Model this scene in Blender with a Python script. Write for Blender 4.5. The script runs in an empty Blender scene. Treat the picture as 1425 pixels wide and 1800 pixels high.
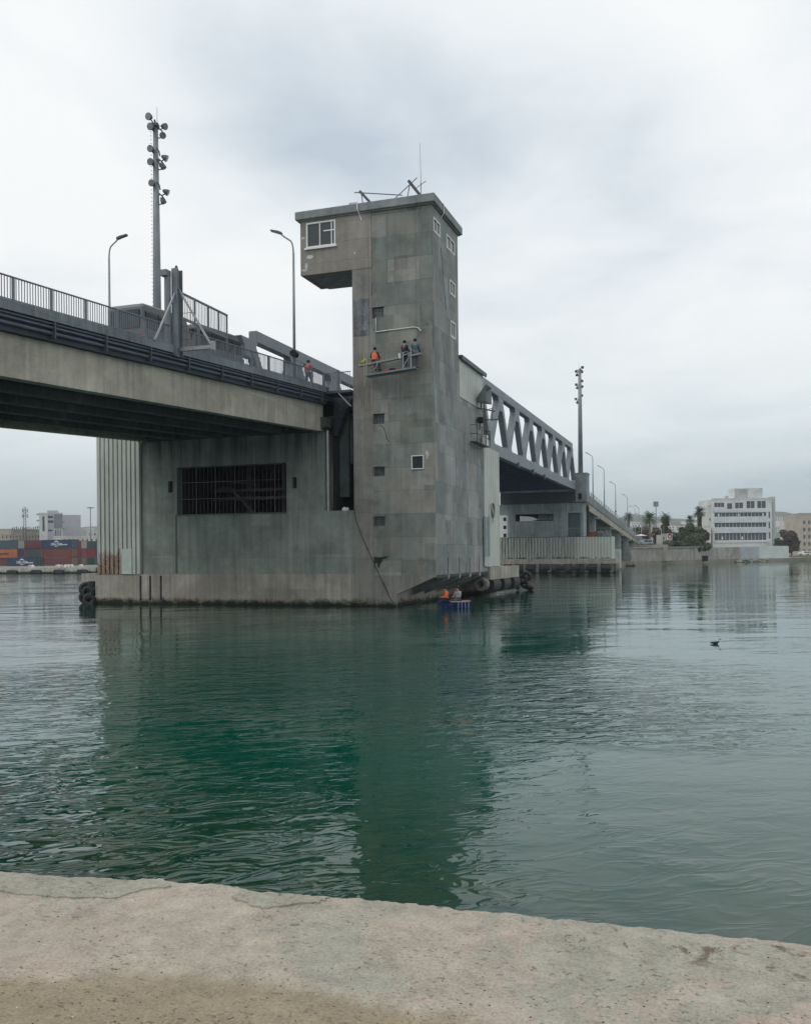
import bpy, bmesh, math, random
from mathutils import Vector, Matrix, Euler
random.seed(7)
R = math.radians
scene = bpy.context.scene
COL = scene.collection

# ------------------------------------------------------------------ camera
# world: x runs along the pier's front face (0 = tower's near corner), y runs along the bridge, z = 0 is the water
TH = R(19.0); CT, ST = math.cos(TH), math.sin(TH); ROLL = R(0.5); FPX = 1600.0; EYE = 3.1
def cw(X, Y):                       # camera-aligned ground coordinates (metres right, metres ahead) -> world
    dx = X-1.75; dy = Y-55
    return dx*CT-dy*ST, dx*ST+dy*CT
CX, CY = cw(0, 0)
cam_d = bpy.data.cameras.new('camera'); cam = bpy.data.objects.new('camera', cam_d); COL.objects.link(cam)
cam_d.sensor_fit = 'VERTICAL'; cam_d.sensor_height = 36; cam_d.lens = FPX/1800*36
cam_d.shift_y = 77/1800; cam_d.clip_start = .1; cam_d.clip_end = 20000
cam.matrix_world = Matrix.Translation((CX, CY, EYE)) @ Matrix.Rotation(TH, 4, 'Z') @ Matrix.Rotation(R(90), 4, 'X') @ Matrix.Rotation(-ROLL, 4, 'Z')
scene.camera = cam
def d3(px, py):                     # direction of a measured photo point
    u = px-712.5; v = 977-py
    k = (u*math.cos(ROLL)+v*math.sin(ROLL))/FPX; w = (-u*math.sin(ROLL)+v*math.cos(ROLL))/FPX
    return k*CT-ST, k*ST+CT, w
def onx(px, py, x0):
    d = d3(px, py); t = (x0-CX)/d[0]; return CY+t*d[1], EYE+t*d[2]
def ony(px, py, y0):
    d = d3(px, py); t = (y0-CY)/d[1]; return CX+t*d[0], EYE+t*d[2]
def onz(px, py, z0):
    d = d3(px, py); t = (z0-EYE)/d[2]; return CX+t*d[0], CY+t*d[1]
def dep(px, py, Y):
    d = d3(px, py); return Vector((CX+Y*d[0], CY+Y*d[1], EYE+Y*d[2]))

# ------------------------------------------------------------------ world, sun, exposure
SUN_EL, SUN_AZ = R(52), R(215)
world = bpy.data.worlds.new('World'); scene.world = world; world.use_nodes = True
nt = world.node_tree; N = nt.nodes; L = nt.links
for n in list(N): N.remove(n)
def wn(t, **k):
    n = N.new(t)
    for a, b in k.items(): setattr(n, a, b)
    return n
def wmath(op, a, b=None, c=None, clamp=False):
    n = N.new('ShaderNodeMath'); n.operation = op; n.use_clamp = clamp
    for i, x in enumerate((a, b, c)):
        if x is None: continue
        if isinstance(x, (int, float)): n.inputs[i].default_value = x
        else: L.new(x, n.inputs[i])
    return n.outputs[0]
out = wn('ShaderNodeOutputWorld'); bg = wn('ShaderNodeBackground'); tc = wn('ShaderNodeTexCoord')
sep = wn('ShaderNodeSeparateXYZ'); L.new(tc.outputs['Generated'], sep.inputs[0])
sky = wn('ShaderNodeTexSky'); sky.sky_type = 'NISHITA'; sky.sun_disc = False
sky.sun_elevation = SUN_EL; sky.sun_rotation = SUN_AZ
zc = wmath('MAXIMUM', sep.outputs[2], 0.0)
den = wmath('ADD', zc, 0.16)
cmb = wn('ShaderNodeCombineXYZ')
L.new(wmath('DIVIDE', sep.outputs[0], den), cmb.inputs[0]); L.new(wmath('DIVIDE', sep.outputs[1], den), cmb.inputs[1])
def wnoise(scale, detail, rough, off, dist=0.0):
    mp = wn('ShaderNodeMapping'); mp.inputs['Location'].default_value = off; L.new(cmb.outputs[0], mp.inputs[0])
    n = wn('ShaderNodeTexNoise'); n.inputs['Scale'].default_value = scale; n.inputs['Detail'].default_value = detail
    n.inputs['Roughness'].default_value = rough; n.inputs['Distortion'].default_value = dist
    L.new(mp.outputs[0], n.inputs[0]); return n.outputs[0]
n1 = wnoise(.62, 3, .42, (3.1, 1.7, 0), .15); n2 = wnoise(1.7, 5, .5, (9, 4, 2), .3)
n3 = wnoise(4.2, 4, .55, (2, 7, 5), .5)
cl = wmath('ADD', wmath('ADD', wmath('MULTIPLY', n1, .48), wmath('MULTIPLY', n2, .44)), wmath('MULTIPLY', n3, .11))
def blob(px, py, rad, amt):         # a bank of darker cloud standing in a fixed direction of the sky
    d = Vector(d3(px, py)).normalized()
    dp = wn('ShaderNodeVectorMath'); dp.operation = 'DISTANCE'; L.new(tc.outputs['Generated'], dp.inputs[0]); dp.inputs[1].default_value = d
    q = wmath('DIVIDE', dp.outputs['Value'], rad)
    g = wmath('EXPONENT', wmath('MULTIPLY', wmath('MULTIPLY', q, q), -1.0))
    return wmath('MULTIPLY', g, amt)
acc = cl
for b in ((420, 150, .13, -.11), (620, 215, .14, -.13), (760, 250, .10, -.07), (1150, 260, .09, -.08), (300, 100, .08, -.06), (1040, 210, .12, -.09), (520, 190, .10, -.05), (900, 600, .13, -.05),
          (60, 150, .14, .09), (1380, 480, .16, .08), (100, 700, .16, .04), (1250, 60, .12, .08), (380, 480, .12, .05), (650, 20, .09, .05), (950, 440, .08, .06)):
    acc = wmath('ADD', acc, blob(*b))
ramp = wn('ShaderNodeValToRGB'); L.new(acc, ramp.inputs[0])
e = ramp.color_ramp.elements
e[0].position = .30; e[0].color = (.55, .63, .71, 1); e[1].position = .585; e[1].color = (.985, 1.0, 1.0, 1)
m_ = ramp.color_ramp.elements.new(.445); m_.color = (.83, .885, .915, 1)
# darker air and cloud towards the skyline
hz = wn('ShaderNodeValToRGB'); L.new(zc, hz.inputs[0])
h = hz.color_ramp.elements; h[0].position = 0.0; h[0].color = (.44, .52, .57, 1); h[1].position = .27; h[1].color = (1, 1, 1, 1)
q = h.new(.06); q.color = (.60, .675, .71, 1); q = h.new(.13); q.color = (.86, .905, .915, 1)
mul = wn('ShaderNodeMixRGB'); mul.blend_type = 'MULTIPLY'; mul.inputs[0].default_value = 1
L.new(ramp.outputs[0], mul.inputs[1]); L.new(hz.outputs[0], mul.inputs[2])
sk = wn('ShaderNodeMixRGB'); sk.blend_type = 'MULTIPLY'; sk.inputs[0].default_value = 1; sk.inputs[2].default_value = (.1, .1, .1, 1); L.new(sky.outputs[0], sk.inputs[1])
mx = wn('ShaderNodeMixRGB'); mx.inputs[0].default_value = .94; L.new(sk.outputs[0], mx.inputs[1]); L.new(mul.outputs[0], mx.inputs[2])
L.new(mx.outputs[0], bg.inputs[0]); bg.inputs[1].default_value = 1.0; L.new(bg.outputs[0], out.inputs[0])
sun_d = bpy.data.lights.new('sun', 'SUN'); sun_d.energy = .6; sun_d.angle = R(25); sun_d.color = (1, .97, .92)
sun = bpy.data.objects.new('sun', sun_d); COL.objects.link(sun)
sv = Vector((math.sin(SUN_AZ)*math.cos(SUN_EL), math.cos(SUN_AZ)*math.cos(SUN_EL), math.sin(SUN_EL)))
sun.rotation_euler = sv.to_track_quat('Z', 'Y').to_euler()
scene.view_settings.view_transform = 'Standard'; scene.view_settings.look = 'None'
scene.view_settings.exposure = 0.06; scene.view_settings.gamma = 1

# ------------------------------------------------------------------ materials
class NT:
    def __init__(s, name):
        s.m = bpy.data.materials.new(name); s.m.use_nodes = True; s.t = s.m.node_tree; s.N = s.t.nodes; s.L = s.t.links
        s.b = s.N['Principled BSDF']; s.out = s.N['Material Output']
    def n(s, t, **k):
        n = s.N.new(t)
        for a, b in k.items(): setattr(n, a, b)
        return n
    def set(s, sock, x):
        if isinstance(x, bpy.types.NodeSocket): s.L.new(x, sock)
        else: sock.default_value = x
    def math(s, op, a, b=None, c=None, clamp=False):
        n = s.n('ShaderNodeMath'); n.operation = op; n.use_clamp = clamp
        for i, x in enumerate((a, b, c)):
            if x is not None: s.set(n.inputs[i], x)
        return n.outputs[0]
    def mix(s, f, a, b, mode='MIX'):
        n = s.n('ShaderNodeMixRGB'); n.blend_type = mode; s.set(n.inputs[0], f); s.set(n.inputs[1], a); s.set(n.inputs[2], b); return n.outputs[0]
    def pos(s):
        g = s.n('ShaderNodeNewGeometry'); p = s.n('ShaderNodeSeparateXYZ'); s.L.new(g.outputs['Position'], p.inputs[0]); return g.outputs['Position'], p.outputs
    def vec(s, a, b, c=0.0):
        n = s.n('ShaderNodeCombineXYZ')
        for i, x in enumerate((a, b, c)): s.set(n.inputs[i], x)
        return n.outputs[0]
    def noise(s, v, scale, detail=3, rough=.5, dist=0.0):
        n = s.n('ShaderNodeTexNoise'); n.inputs['Scale'].default_value = scale; n.inputs['Detail'].default_value = detail
        n.inputs['Roughness'].default_value = rough; n.inputs['Distortion'].default_value = dist; s.L.new(v, n.inputs[0]); return n.outputs[0]
    def ramp(s, v, stops):
        n = s.n('ShaderNodeValToRGB'); s.L.new(v, n.inputs[0]); el = n.color_ramp.elements
        for i, (p, c) in enumerate(stops):
            if isinstance(c, (int, float)): c = (c, c, c)
            x = el[i] if i < 2 else el.new(p)
            x.position = p; x.color = (*c, 1)
        return n.outputs[0]
    def rng(s, v, a, b, c=0.0, d=1.0):
        n = s.n('ShaderNodeMapRange'); n.inputs[1].default_value = a; n.inputs[2].default_value = b; n.inputs[3].default_value = c; n.inputs[4].default_value = d
        s.L.new(v, n.inputs[0]); return n.outputs[0]
    def bump(s, h, strength, dist):
        n = s.n('ShaderNodeBump'); n.inputs['Strength'].default_value = strength; n.inputs['Distance'].default_value = dist; s.L.new(h, n.inputs['Height']); return n.outputs[0]
def rgb(c): return (*c, 1)
MATS = {}
def simple(name, col, rough=.6, metal=0.0, var=.25, scale=1.5, dirt=None):
    if name in MATS: return MATS[name]
    t = NT(name); tcn = t.n('ShaderNodeTexCoord'); v = tcn.outputs['Object']
    n = t.noise(v, scale, 4, .6); n2 = t.noise(v, scale*7, 3, .6)
    f = t.math('ADD', t.rng(n, .3, .7, 1-var, 1+var), t.rng(n2, .3, .7, -var*.4, var*.4))
    c = t.mix(1.0, rgb(col), t.vec(f, f, f), 'MULTIPLY')
    if dirt: c = t.mix(t.math('MULTIPLY', t.rng(t.noise(v, scale*2.3, 5, .65), .52, .68), dirt[1]), c, rgb(dirt[0]))
    t.set(t.b.inputs['Base Color'], c); t.set(t.b.inputs['Roughness'], t.rng(n2, .3, .7, max(.05, rough-.1), min(1, rough+.1)))
    t.b.inputs['Metallic'].default_value = metal
    MATS[name] = t.m; return t.m
def concrete(name, c1, c2, panel=(2.4, 1.15), joint=.5, streak=.25, low=None, topstain_shade=None, brown=0.0, fine=.12, squash=1.0, blotch=.3, offs=0.0, patches=.3):
    t = NT(name); P, p = t.pos()
    u = t.math('ADD', t.math('ADD', p[0], p[1]), offs); z = p[2]
    wob = t.noise(t.vec(u, z), .9, 3, .5)
    uz = t.vec(t.math('ADD', u, t.math('MULTIPLY', t.math('SUBTRACT', wob, .5), .10)), t.math('ADD', z, t.math('MULTIPLY', t.math('SUBTRACT', wob, .5), .12)))
    br = t.n('ShaderNodeTexBrick'); t.L.new(uz, br.inputs[0]); br.offset = .37; br.squash = squash; br.squash_frequency = 3
    for k, x in (('Scale', 1.0), ('Mortar Size', .012), ('Mortar Smooth', .4), ('Bias', 0.0), ('Brick Width', panel[0]), ('Row Height', panel[1])): br.inputs[k].default_value = x
    br.inputs['Color1'].default_value = rgb(c1); br.inputs['Color2'].default_value = rgb(c2)
    cm = tuple(x*(1-joint) for x in c1); br.inputs['Mortar'].default_value = rgb(cm)
    c = br.outputs[0]
    b1 = t.noise(t.vec(u, z), .35, 5, .6, .4); b2 = t.noise(t.vec(u, z), 1.6, 5, .65, .3); b3 = t.noise(P, 14, 4, .7)
    st = t.noise(t.vec(t.math('MULTIPLY', u, 3.2), t.math('MULTIPLY', z, .16)), 1.0, 5, .6)
    f = t.math('ADD', t.rng(b1, .25, .75, 1-blotch, 1+blotch), t.rng(b2, .3, .7, -blotch*.35, blotch*.35))
    f = t.math('ADD', f, t.rng(st, .3, .7, -streak, streak)); f = t.math('ADD', f, t.rng(b3, .3, .7, -fine, fine))
    br2 = t.n('ShaderNodeTexBrick'); t.L.new(t.vec(t.math('ADD', u, 3.7), t.math('ADD', z, .55)), br2.inputs[0]); br2.offset = .61; br2.inputs['Scale'].default_value = 1.0; br2.inputs['Mortar Size'].default_value = 0.0
    br2.inputs['Brick Width'].default_value = panel[0]*.43; br2.inputs['Row Height'].default_value = panel[1]*.62; br2.inputs['Color1'].default_value = (0, 0, 0, 1); br2.inputs['Color2'].default_value = (1, 1, 1, 1)
    gate = t.rng(t.noise(t.vec(u, z, 7.0), .45, 2, .5), .47, .55)
    f = t.math('ADD', f, t.math('MULTIPLY', gate, t.math('MULTIPLY', t.math('SUBTRACT', br2.outputs[0], .5), patches)))
    vt = t.n('ShaderNodeTexVoronoi'); vt.inputs['Scale'].default_value = 1.15; vt.inputs['Randomness'].default_value = .55; t.L.new(t.vec(u, z), vt.inputs[0])
    f = t.math('SUBTRACT', f, t.rng(vt.outputs['Distance'], .045, .03, 0.0, .45))
    f = t.math('MAXIMUM', f, .15)
    c = t.mix(1.0, c, t.vec(f, f, f), 'MULTIPLY')
    pale = t.math('MULTIPLY', t.rng(t.noise(t.vec(t.math('MULTIPLY', u, 1.4), t.math('MULTIPLY', z, .8), 11.0), .9, 6, .72, .5), .57, .70), patches*.9, clamp=True)
    c = t.mix(pale, c, (.36, .37, .345, 1))
    if brown: c = t.mix(t.math('MULTIPLY', t.rng(t.noise(t.vec(u, z, 4.0), .5, 4, .6), .45, .62), brown), c, (.27, .235, .19, 1))
    if topstain_shade:                    # damp run down from a ledge, plus overhead shade put into the colour
        z0, z1, amt = topstain_shade
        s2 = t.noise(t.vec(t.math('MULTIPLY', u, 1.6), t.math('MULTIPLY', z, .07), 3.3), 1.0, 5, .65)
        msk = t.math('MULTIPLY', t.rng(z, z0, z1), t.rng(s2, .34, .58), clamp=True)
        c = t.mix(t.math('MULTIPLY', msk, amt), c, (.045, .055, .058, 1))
    if low:                         # weed and tide marks above the waterline
        hgt = low
        w1 = t.math('ADD', z, t.rng(t.noise(t.vec(u, z, 2.0), 1.5, 7, .8), .2, .8, -1.0*hgt, 1.0*hgt))
        c = t.mix(t.rng(w1, hgt*1.25, hgt*.55), c, (.085, .078, .048, 1)); c = t.mix(t.rng(w1, hgt*.62, hgt*.25), c, (.012, .014, .011, 1))
    t.set(t.b.inputs['Base Color'], c); t.b.inputs['Roughness'].default_value = .92
    t.set(t.b.inputs['Normal'], t.bump(t.math('ADD', t.math('ADD', b3, t.math('MULTIPLY', b2, 1.5)), t.math('MULTIPLY', br.outputs[1], -1.2)), .5, .02))
    MATS[name] = t.m; return t.m

M_tower = concrete('tower_concrete', (.135, .165, .152), (.265, .258, .236), (2.1, 1.42), .3, .13, None, None, .4, patches=.5)
M_towerside = concrete('tower_side_concrete', (.165, .195, .198), (.30, .305, .29), (1.35, 1.9), .25, .16, None, None, .3, patches=.5)
M_strip = concrete('tower_strip_concrete', (.20, .195, .178), (.245, .232, .21), (4.0, 2.9), .15, .2, None, None, .3)
M_cabin = concrete('cabin_concrete', (.215, .195, .17), (.275, .25, .222), (3.0, 1.2), .3, .15, None, None, .4, .1)
M_slab = concrete('roof_concrete', (.215, .235, .235), (.24, .26, .255), (6, 3), .1, .12)
M_base = concrete('base_concrete', (.20, .192, .172), (.25, .24, .218), (5.2, 4.0), .2, .3, .36, None, .3)
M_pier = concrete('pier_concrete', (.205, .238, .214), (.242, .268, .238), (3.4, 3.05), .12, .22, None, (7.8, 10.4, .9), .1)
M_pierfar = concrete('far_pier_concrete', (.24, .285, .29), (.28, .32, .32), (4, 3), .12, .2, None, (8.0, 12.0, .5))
M_plinth = concrete('plinth_concrete', (.31, .285, .245), (.37, .34, .29), (7.0, 2.6), .2, .3, .36, None, .5)
M_girder = concrete('girder_concrete', (.35, .33, .272), (.40, .375, .31), (9, 4), .1, .18, None, None, .4)
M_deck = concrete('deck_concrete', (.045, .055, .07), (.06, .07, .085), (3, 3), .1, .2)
M_curb = concrete('curb_concrete', (.15, .175, .19), (.17, .195, .21), (3, 3), .1, .2)
M_road = simple('asphalt', (.05, .05, .052), .9, 0, .25, 1.0)
M_wallfar = concrete('quay_wall_concrete', (.27, .26, .235), (.33, .31, .28), (6, 9), .3, .35, .7, None, .4)
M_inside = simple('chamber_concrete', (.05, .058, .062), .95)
M_steel = simple('grey_painted_steel', (.165, .19, .21), .5, 0, .14, .5, ((.14, .13, .11), .35))
M_rail = simple('railing_grey_paint', (.13, .155, .175), .5, 0, .2, 2)
M_darksteel = simple('dark_steel', (.075, .085, .092), .55, .3, .3, 2)
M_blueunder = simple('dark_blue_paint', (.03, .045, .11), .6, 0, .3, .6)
M_pipe = simple('pipe_blue_grey', (.06, .08, .11), .6)
M_galv = simple('galvanised_steel', (.30, .32, .33), .45, .5, .15, 1)
M_mast = simple('mast_steel', (.22, .245, .26), .5, .3, .2, .4, ((.2, .15, .1), .3))
M_lamp = simple('lamp_housing', (.09, .10, .105), .5, .2)
M_lampglass = simple('lamp_glass', (.20, .21, .215), .15)
M_white = simple('white_paint', (.72, .73, .70), .5, 0, .08, 3)
M_pvc = simple('white_plastic', (.70, .70, .66), .4, 0, .08, 3)
M_rubber = simple('black_rubber', (.026, .027, .03), .75, 0, .4, 3, ((.09, .08, .07), .5))
M_rubberworn = simple('worn_rubber', (.16, .155, .14), .8, 0, .5, 4, ((.02, .02, .02), .6))
M_black = simple('black_opening', (.006, .007, .008), .8)
M_redp = simple('red_paint', (.35, .035, .04), .5)
M_blockglass = simple('glass_block', (.075, .095, .10), .3, 0, .4, 5)
M_yellow = simple('yellow_rope', (.45, .4, .06), .7)
M_hose = simple('dark_green_hose', (.02, .04, .035), .6)
M_weed = simple('black_green_weed', (.02, .028, .018), .95, 0, .5, 6)
M_wood = simple('weathered_plank', (.30, .27, .23), .85, 0, .3, 4)
M_skin = simple('skin', (.30, .17, .11), .6, 0, .05, 4)
M_hair = simple('dark_hair', (.012, .01, .009), .7)
M_orange = simple('orange_cloth', (.75, .14, .04), .7, 0, .15, 6)
M_navy = simple('navy_cloth', (.012, .018, .04), .8, 0, .3, 6)
M_teal = simple('teal_cloth', (.03, .11, .17), .8, 0, .3, 6)
M_denim = simple('grey_blue_cloth', (.06, .075, .10), .85, 0, .3, 6)
M_redcloth = simple('red_cloth', (.38, .05, .06), .8, 0, .2, 6)
M_greycloth = simple('grey_cloth', (.28, .28, .29), .8, 0, .2, 6)
M_hullblue = simple('blue_hull_paint', (.012, .02, .10), .4, 0, .3, 3, ((.25, .28, .33), .4))
M_rust = simple('rust', (.20, .065, .03), .9, 0, .5, 3)
def glass(name, col=(.03, .04, .045), rough=.08):
    t = NT(name); t.b.inputs['Base Color'].default_value = rgb(col); t.b.inputs['Roughness'].default_value = rough
    tcn = t.n('ShaderNodeTexCoord'); t.set(t.b.inputs['Roughness'], t.rng(t.noise(tcn.outputs['Object'], 1.3, 2), .3, .7, rough, rough+.12))
    t.b.inputs['Specular IOR Level'].default_value = .5
    MATS[name] = t.m; return t.m
M_glass = glass('window_glass'); M_glassfar = glass('far_window_glass', (.07, .085, .10), .2)
def cladding():
    t = NT('corrugated_cladding'); P, p = t.pos(); u = t.math('ADD', p[0], p[1])
    n1 = t.noise(P, .5, 4, .6); n2 = t.noise(t.vec(t.math('MULTIPLY', u, 5), t.math('MULTIPLY', p[2], .3)), 1, 5, .6)
    f = t.math('ADD', t.rng(n1, .3, .7, .88, 1.1), t.rng(n2, .3, .7, -.12, .1))
    c = t.mix(1.0, (.50, .52, .475, 1), t.vec(f, f, f), 'MULTIPLY')
    # rust climbing from the foot of the left end
    r = t.noise(t.vec(t.math('MULTIPLY', u, 2.2), t.math('MULTIPLY', p[2], .35)), 1.4, 6, .75)
    hgt = t.math('ADD', t.rng(p[2], 2.0, 5.2, .78, -.12), t.math('MULTIPLY', t.math('SUBTRACT', r, .5), 1.5))
    left = t.rng(p[0], -22.0, -22.4)
    msk = t.math('MULTIPLY', t.rng(hgt, .34, .46), left, clamp=True)
    rc = t.mix(t.rng(t.noise(P, 6, 4, .7), .35, .65), (.15, .042, .022, 1), (.40, .33, .25, 1))
    c = t.mix(msk, c, rc)
    sp = t.math('MULTIPLY', t.rng(t.noise(t.vec(t.math('MULTIPLY', u, 4), t.math('MULTIPLY', p[2], .5), 8.0), 1.2, 5, .7), .66, .72), t.rng(p[2], 6, 3.5), clamp=True)
    c = t.mix(sp, c, (.10, .09, .08, 1))
    t.set(t.b.inputs['Base Color'], c); t.b.inputs['Roughness'].default_value = .6
    MATS['clad'] = t.m; return t.m
M_clad = cladding()
def fence_mat():
    t = NT('dirty_fence_sheet'); P, p = t.pos()
    n2 = t.noise(t.vec(t.math('MULTIPLY', p[0], 3), t.math('MULTIPLY', p[2], .3)), 1, 5, .7); n1 = t.noise(P, .3, 4, .6)
    dk = t.math('MULTIPLY', t.rng(n2, .35, .65), t.rng(p[0], -5.5, -7.5), clamp=True); dk = t.math('MAXIMUM', dk, t.rng(p[0], -6.0, -6.6, 0, .45))
    c = t.mix(t.math('MULTIPLY', dk, .8), (.52, .55, .50, 1), (.13, .125, .11, 1))
    c = t.mix(t.rng(n1, .55, .75, 0, .3), c, (.2, .19, .15, 1))
    t.set(t.b.inputs['Base Color'], c); t.b.inputs['Roughness'].default_value = .7; return t.m
M_fence = fence_mat()

def bmat(name, col): return simple(name, col, .85, 0, .12, .15, (tuple(c*.55 for c in col), .45))
# ------------------------------------------------------------------ mesh helpers
class MB:
    def __init__(s): s.v = []; s.f = []; s.mi = []; s.cur = 0
    def add(s, vs, fs):
        o = len(s.v); s.v += [tuple(x) for x in vs]; s.f += [tuple(i+o for i in f) for f in fs]; s.mi += [s.cur]*len(fs); return s
    def box(s, x0, x1, y0, y1, z0, z1):
        return s.add([(x0, y0, z0), (x1, y0, z0), (x1, y1, z0), (x0, y1, z0), (x0, y0, z1), (x1, y0, z1), (x1, y1, z1), (x0, y1, z1)],
                     [(0, 3, 2, 1), (4, 5, 6, 7), (0, 1, 5, 4), (1, 2, 6, 5), (2, 3, 7, 6), (3, 0, 4, 7)])
    def beam(s, p, q, w, h, up=(0, 0, 1)):
        p = Vector(p); q = Vector(q); d = (q-p).normalized(); up = Vector(up)
        if abs(d.dot(up)) > .98: up = Vector((0, 1, 0)) if abs(d.y) < .9 else Vector((1, 0, 0))
        a = d.cross(up).normalized()*w/2; b = a.cross(d).normalized()*h/2
        vs = [p-a-b, p+a-b, p+a+b, p-a+b, q-a-b, q+a-b, q+a+b, q-a+b]
        return s.add(vs, [(0, 1, 2, 3), (7, 6, 5, 4), (1, 0, 4, 5), (2, 1, 5, 6), (3, 2, 6, 7), (0, 3, 7, 4)])
    def tube(s, pts, r, n=8, cap=True):
        pts = [Vector(p) for p in pts]; m = len(pts)
        rs = r if isinstance(r, (list, tuple)) else [r]*m
        vs = []; prev = None
        for i, p in enumerate(pts):
            d = (pts[min(i+1, m-1)]-pts[max(i-1, 0)]).normalized()
            up = Vector((0, 0, 1)) if abs(d.z) < .9 else Vector((1, 0, 0))
            a = d.cross(up).normalized() if prev is None else (prev-d*prev.dot(d)).normalized()
            prev = a; b = d.cross(a)
            for k in range(n):
                t = 2*math.pi*k/n; vs.append(p+(a*math.cos(t)+b*math.sin(t))*rs[i])
        fs = [(i*n+k, i*n+(k+1) % n, (i+1)*n+(k+1) % n, (i+1)*n+k) for i in range(m-1) for k in range(n)]
        if cap: fs += [tuple(range(n-1, -1, -1)), tuple((m-1)*n+k for k in range(n))]
        return s.add(vs, fs)
    def prism(s, poly, axis, a0, a1):    # polygon in the plane across 'axis', pushed from a0 to a1
        n = len(poly)
        def P(uv, a):
            if axis == 'y': return (uv[0], a, uv[1])
            if axis == 'x': return (a, uv[0], uv[1])
            return (uv[0], uv[1], a)
        vs = [P(p, a0) for p in poly]+[P(p, a1) for p in poly]
        return s.add(vs, [tuple(range(n-1, -1, -1)), tuple(range(n, 2*n))]+[(i, (i+1) % n, (i+1) % n+n, i+n) for i in range(n)])
    def sweep(s, prof, ys, zf):          # closed (x, dz) section carried along y at height zf(y)
        n = len(prof); m = len(ys); vs = [(x, y, zf(y)+z) for y in ys for x, z in prof]
        fs = [(i*n+k, (i+1)*n+k, (i+1)*n+(k+1) % n, i*n+(k+1) % n) for i in range(m-1) for k in range(n)]
        return s.add(vs, fs+[tuple(range(n)), tuple((m-1)*n+k for k in range(n-1, -1, -1))])
    def ball(s, c, r, sc=(1, 1, 1), n=10, m=6):
        vs = [(c[0], c[1], c[2]+r*sc[2])]
        for j in range(1, m):
            a = math.pi*j/m
            for k in range(n):
                b = 2*math.pi*k/n; vs.append((c[0]+r*sc[0]*math.sin(a)*math.cos(b), c[1]+r*sc[1]*math.sin(a)*math.sin(b), c[2]+r*sc[2]*math.cos(a)))
        vs.append((c[0], c[1], c[2]-r*sc[2])); fs = []
        for k in range(n): fs.append((0, 1+k, 1+(k+1) % n))
        for j in range(m-2):
            for k in range(n):
                a = 1+j*n+k; b = 1+j*n+(k+1) % n; fs.append((a, a+n, b+n, b))
        l = len(vs)-1
        for k in range(n): fs.append((l, 1+(m-2)*n+(k+1) % n, 1+(m-2)*n+k))
        return s.add(vs, fs)
    def torus(s, c, axis, Rr, r, n=20, m=8):
        c = Vector(c); a = Vector(axis).normalized(); u = a.orthogonal().normalized(); w = a.cross(u); vs = []
        for i in range(n):
            t = 2*math.pi*i/n; d = u*math.cos(t)+w*math.sin(t)
            for k in range(m):
                b = 2*math.pi*k/m; vs.append(c+d*(Rr+r*math.cos(b))+a*r*math.sin(b))
        return s.add(vs, [(i*m+k, ((i+1) % n)*m+k, ((i+1) % n)*m+(k+1) % m, i*m+(k+1) % m) for i in range(n) for k in range(m)])
    def hollow(s, p, q, r, ri, n=20):    # open-ended thick pipe
        p = Vector(p); q = Vector(q); d = (q-p).normalized(); u = d.orthogonal().normalized(); w = d.cross(u); vs = []
        for (c, rr) in ((p, r), (q, r), (q, ri), (p, ri)):
            for k in range(n):
                t = 2*math.pi*k/n; vs.append(c+(u*math.cos(t)+w*math.sin(t))*rr)
        return s.add(vs, [(j*n+k, j*n+(k+1) % n, ((j+1) % 4)*n+(k+1) % n, ((j+1) % 4)*n+k) for j in range(4) for k in range(n)])
    def wall(s, axis, a0, a1, us, vs_, holes):   # slab with rectangular holes; holes = list of (u0,u1,v0,v1)
        us = sorted(set([x for x in us]+[x for h in holes for x in h[:2]])); vz = sorted(set([x for x in vs_]+[x for h in holes for x in h[2:]]))
        def solid(i, j):
            if i < 0 or j < 0 or i >= len(us)-1 or j >= len(vz)-1: return False
            u = (us[i]+us[i+1])/2; v = (vz[j]+vz[j+1])/2
            return not any(h[0] < u < h[1] and h[2] < v < h[3] for h in holes)
        def P(u, v, a): return (u, a, v) if axis == 'y' else (a, u, v)
        for i in range(len(us)-1):
            for j in range(len(vz)-1):
                if not solid(i, j): continue
                u0, u1, v0, v1 = us[i], us[i+1], vz[j], vz[j+1]
                s.add([P(u0, v0, a0), P(u1, v0, a0), P(u1, v1, a0), P(u0, v1, a0)], [(0, 1, 2, 3)])
                s.add([P(u0, v0, a1), P(u1, v0, a1), P(u1, v1, a1), P(u0, v1, a1)], [(3, 2, 1, 0)])
                if not solid(i-1, j): s.add([P(u0, v0, a0), P(u0, v1, a0), P(u0, v1, a1), P(u0, v0, a1)], [(0, 1, 2, 3)])
                if not solid(i+1, j): s.add([P(u1, v0, a0), P(u1, v1, a0), P(u1, v1, a1), P(u1, v0, a1)], [(3, 2, 1, 0)])
                if not solid(i, j-1): s.add([P(u0, v0, a0), P(u1, v0, a0), P(u1, v0, a1), P(u0, v0, a1)], [(3, 2, 1, 0)])
                if not solid(i, j+1): s.add([P(u0, v1, a0), P(u1, v1, a0), P(u1, v1, a1), P(u0, v1, a1)], [(0, 1, 2, 3)])
        return s
    def build(s, name, mat, parent=None, smooth=False, world=True, bevel=0):
        me = bpy.data.meshes.new(name)
        off = BASE.get(parent.name, Vector((0, 0, 0))) if (parent is not None and world) else Vector((0, 0, 0))
        me.from_pydata([tuple(Vector(v)-off) for v in s.v], [], s.f)
        mats = mat if isinstance(mat, (list, tuple)) else [mat]
        for m in mats: me.materials.append(m)
        for i, p in enumerate(me.polygons):
            p.use_smooth = smooth; p.material_index = min(s.mi[i], len(mats)-1)
        bm = bmesh.new(); bm.from_mesh(me); bmesh.ops.recalc_face_normals(bm, faces=bm.faces); bm.to_mesh(me); bm.free()
        o = bpy.data.objects.new(name, me); COL.objects.link(o)
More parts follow.
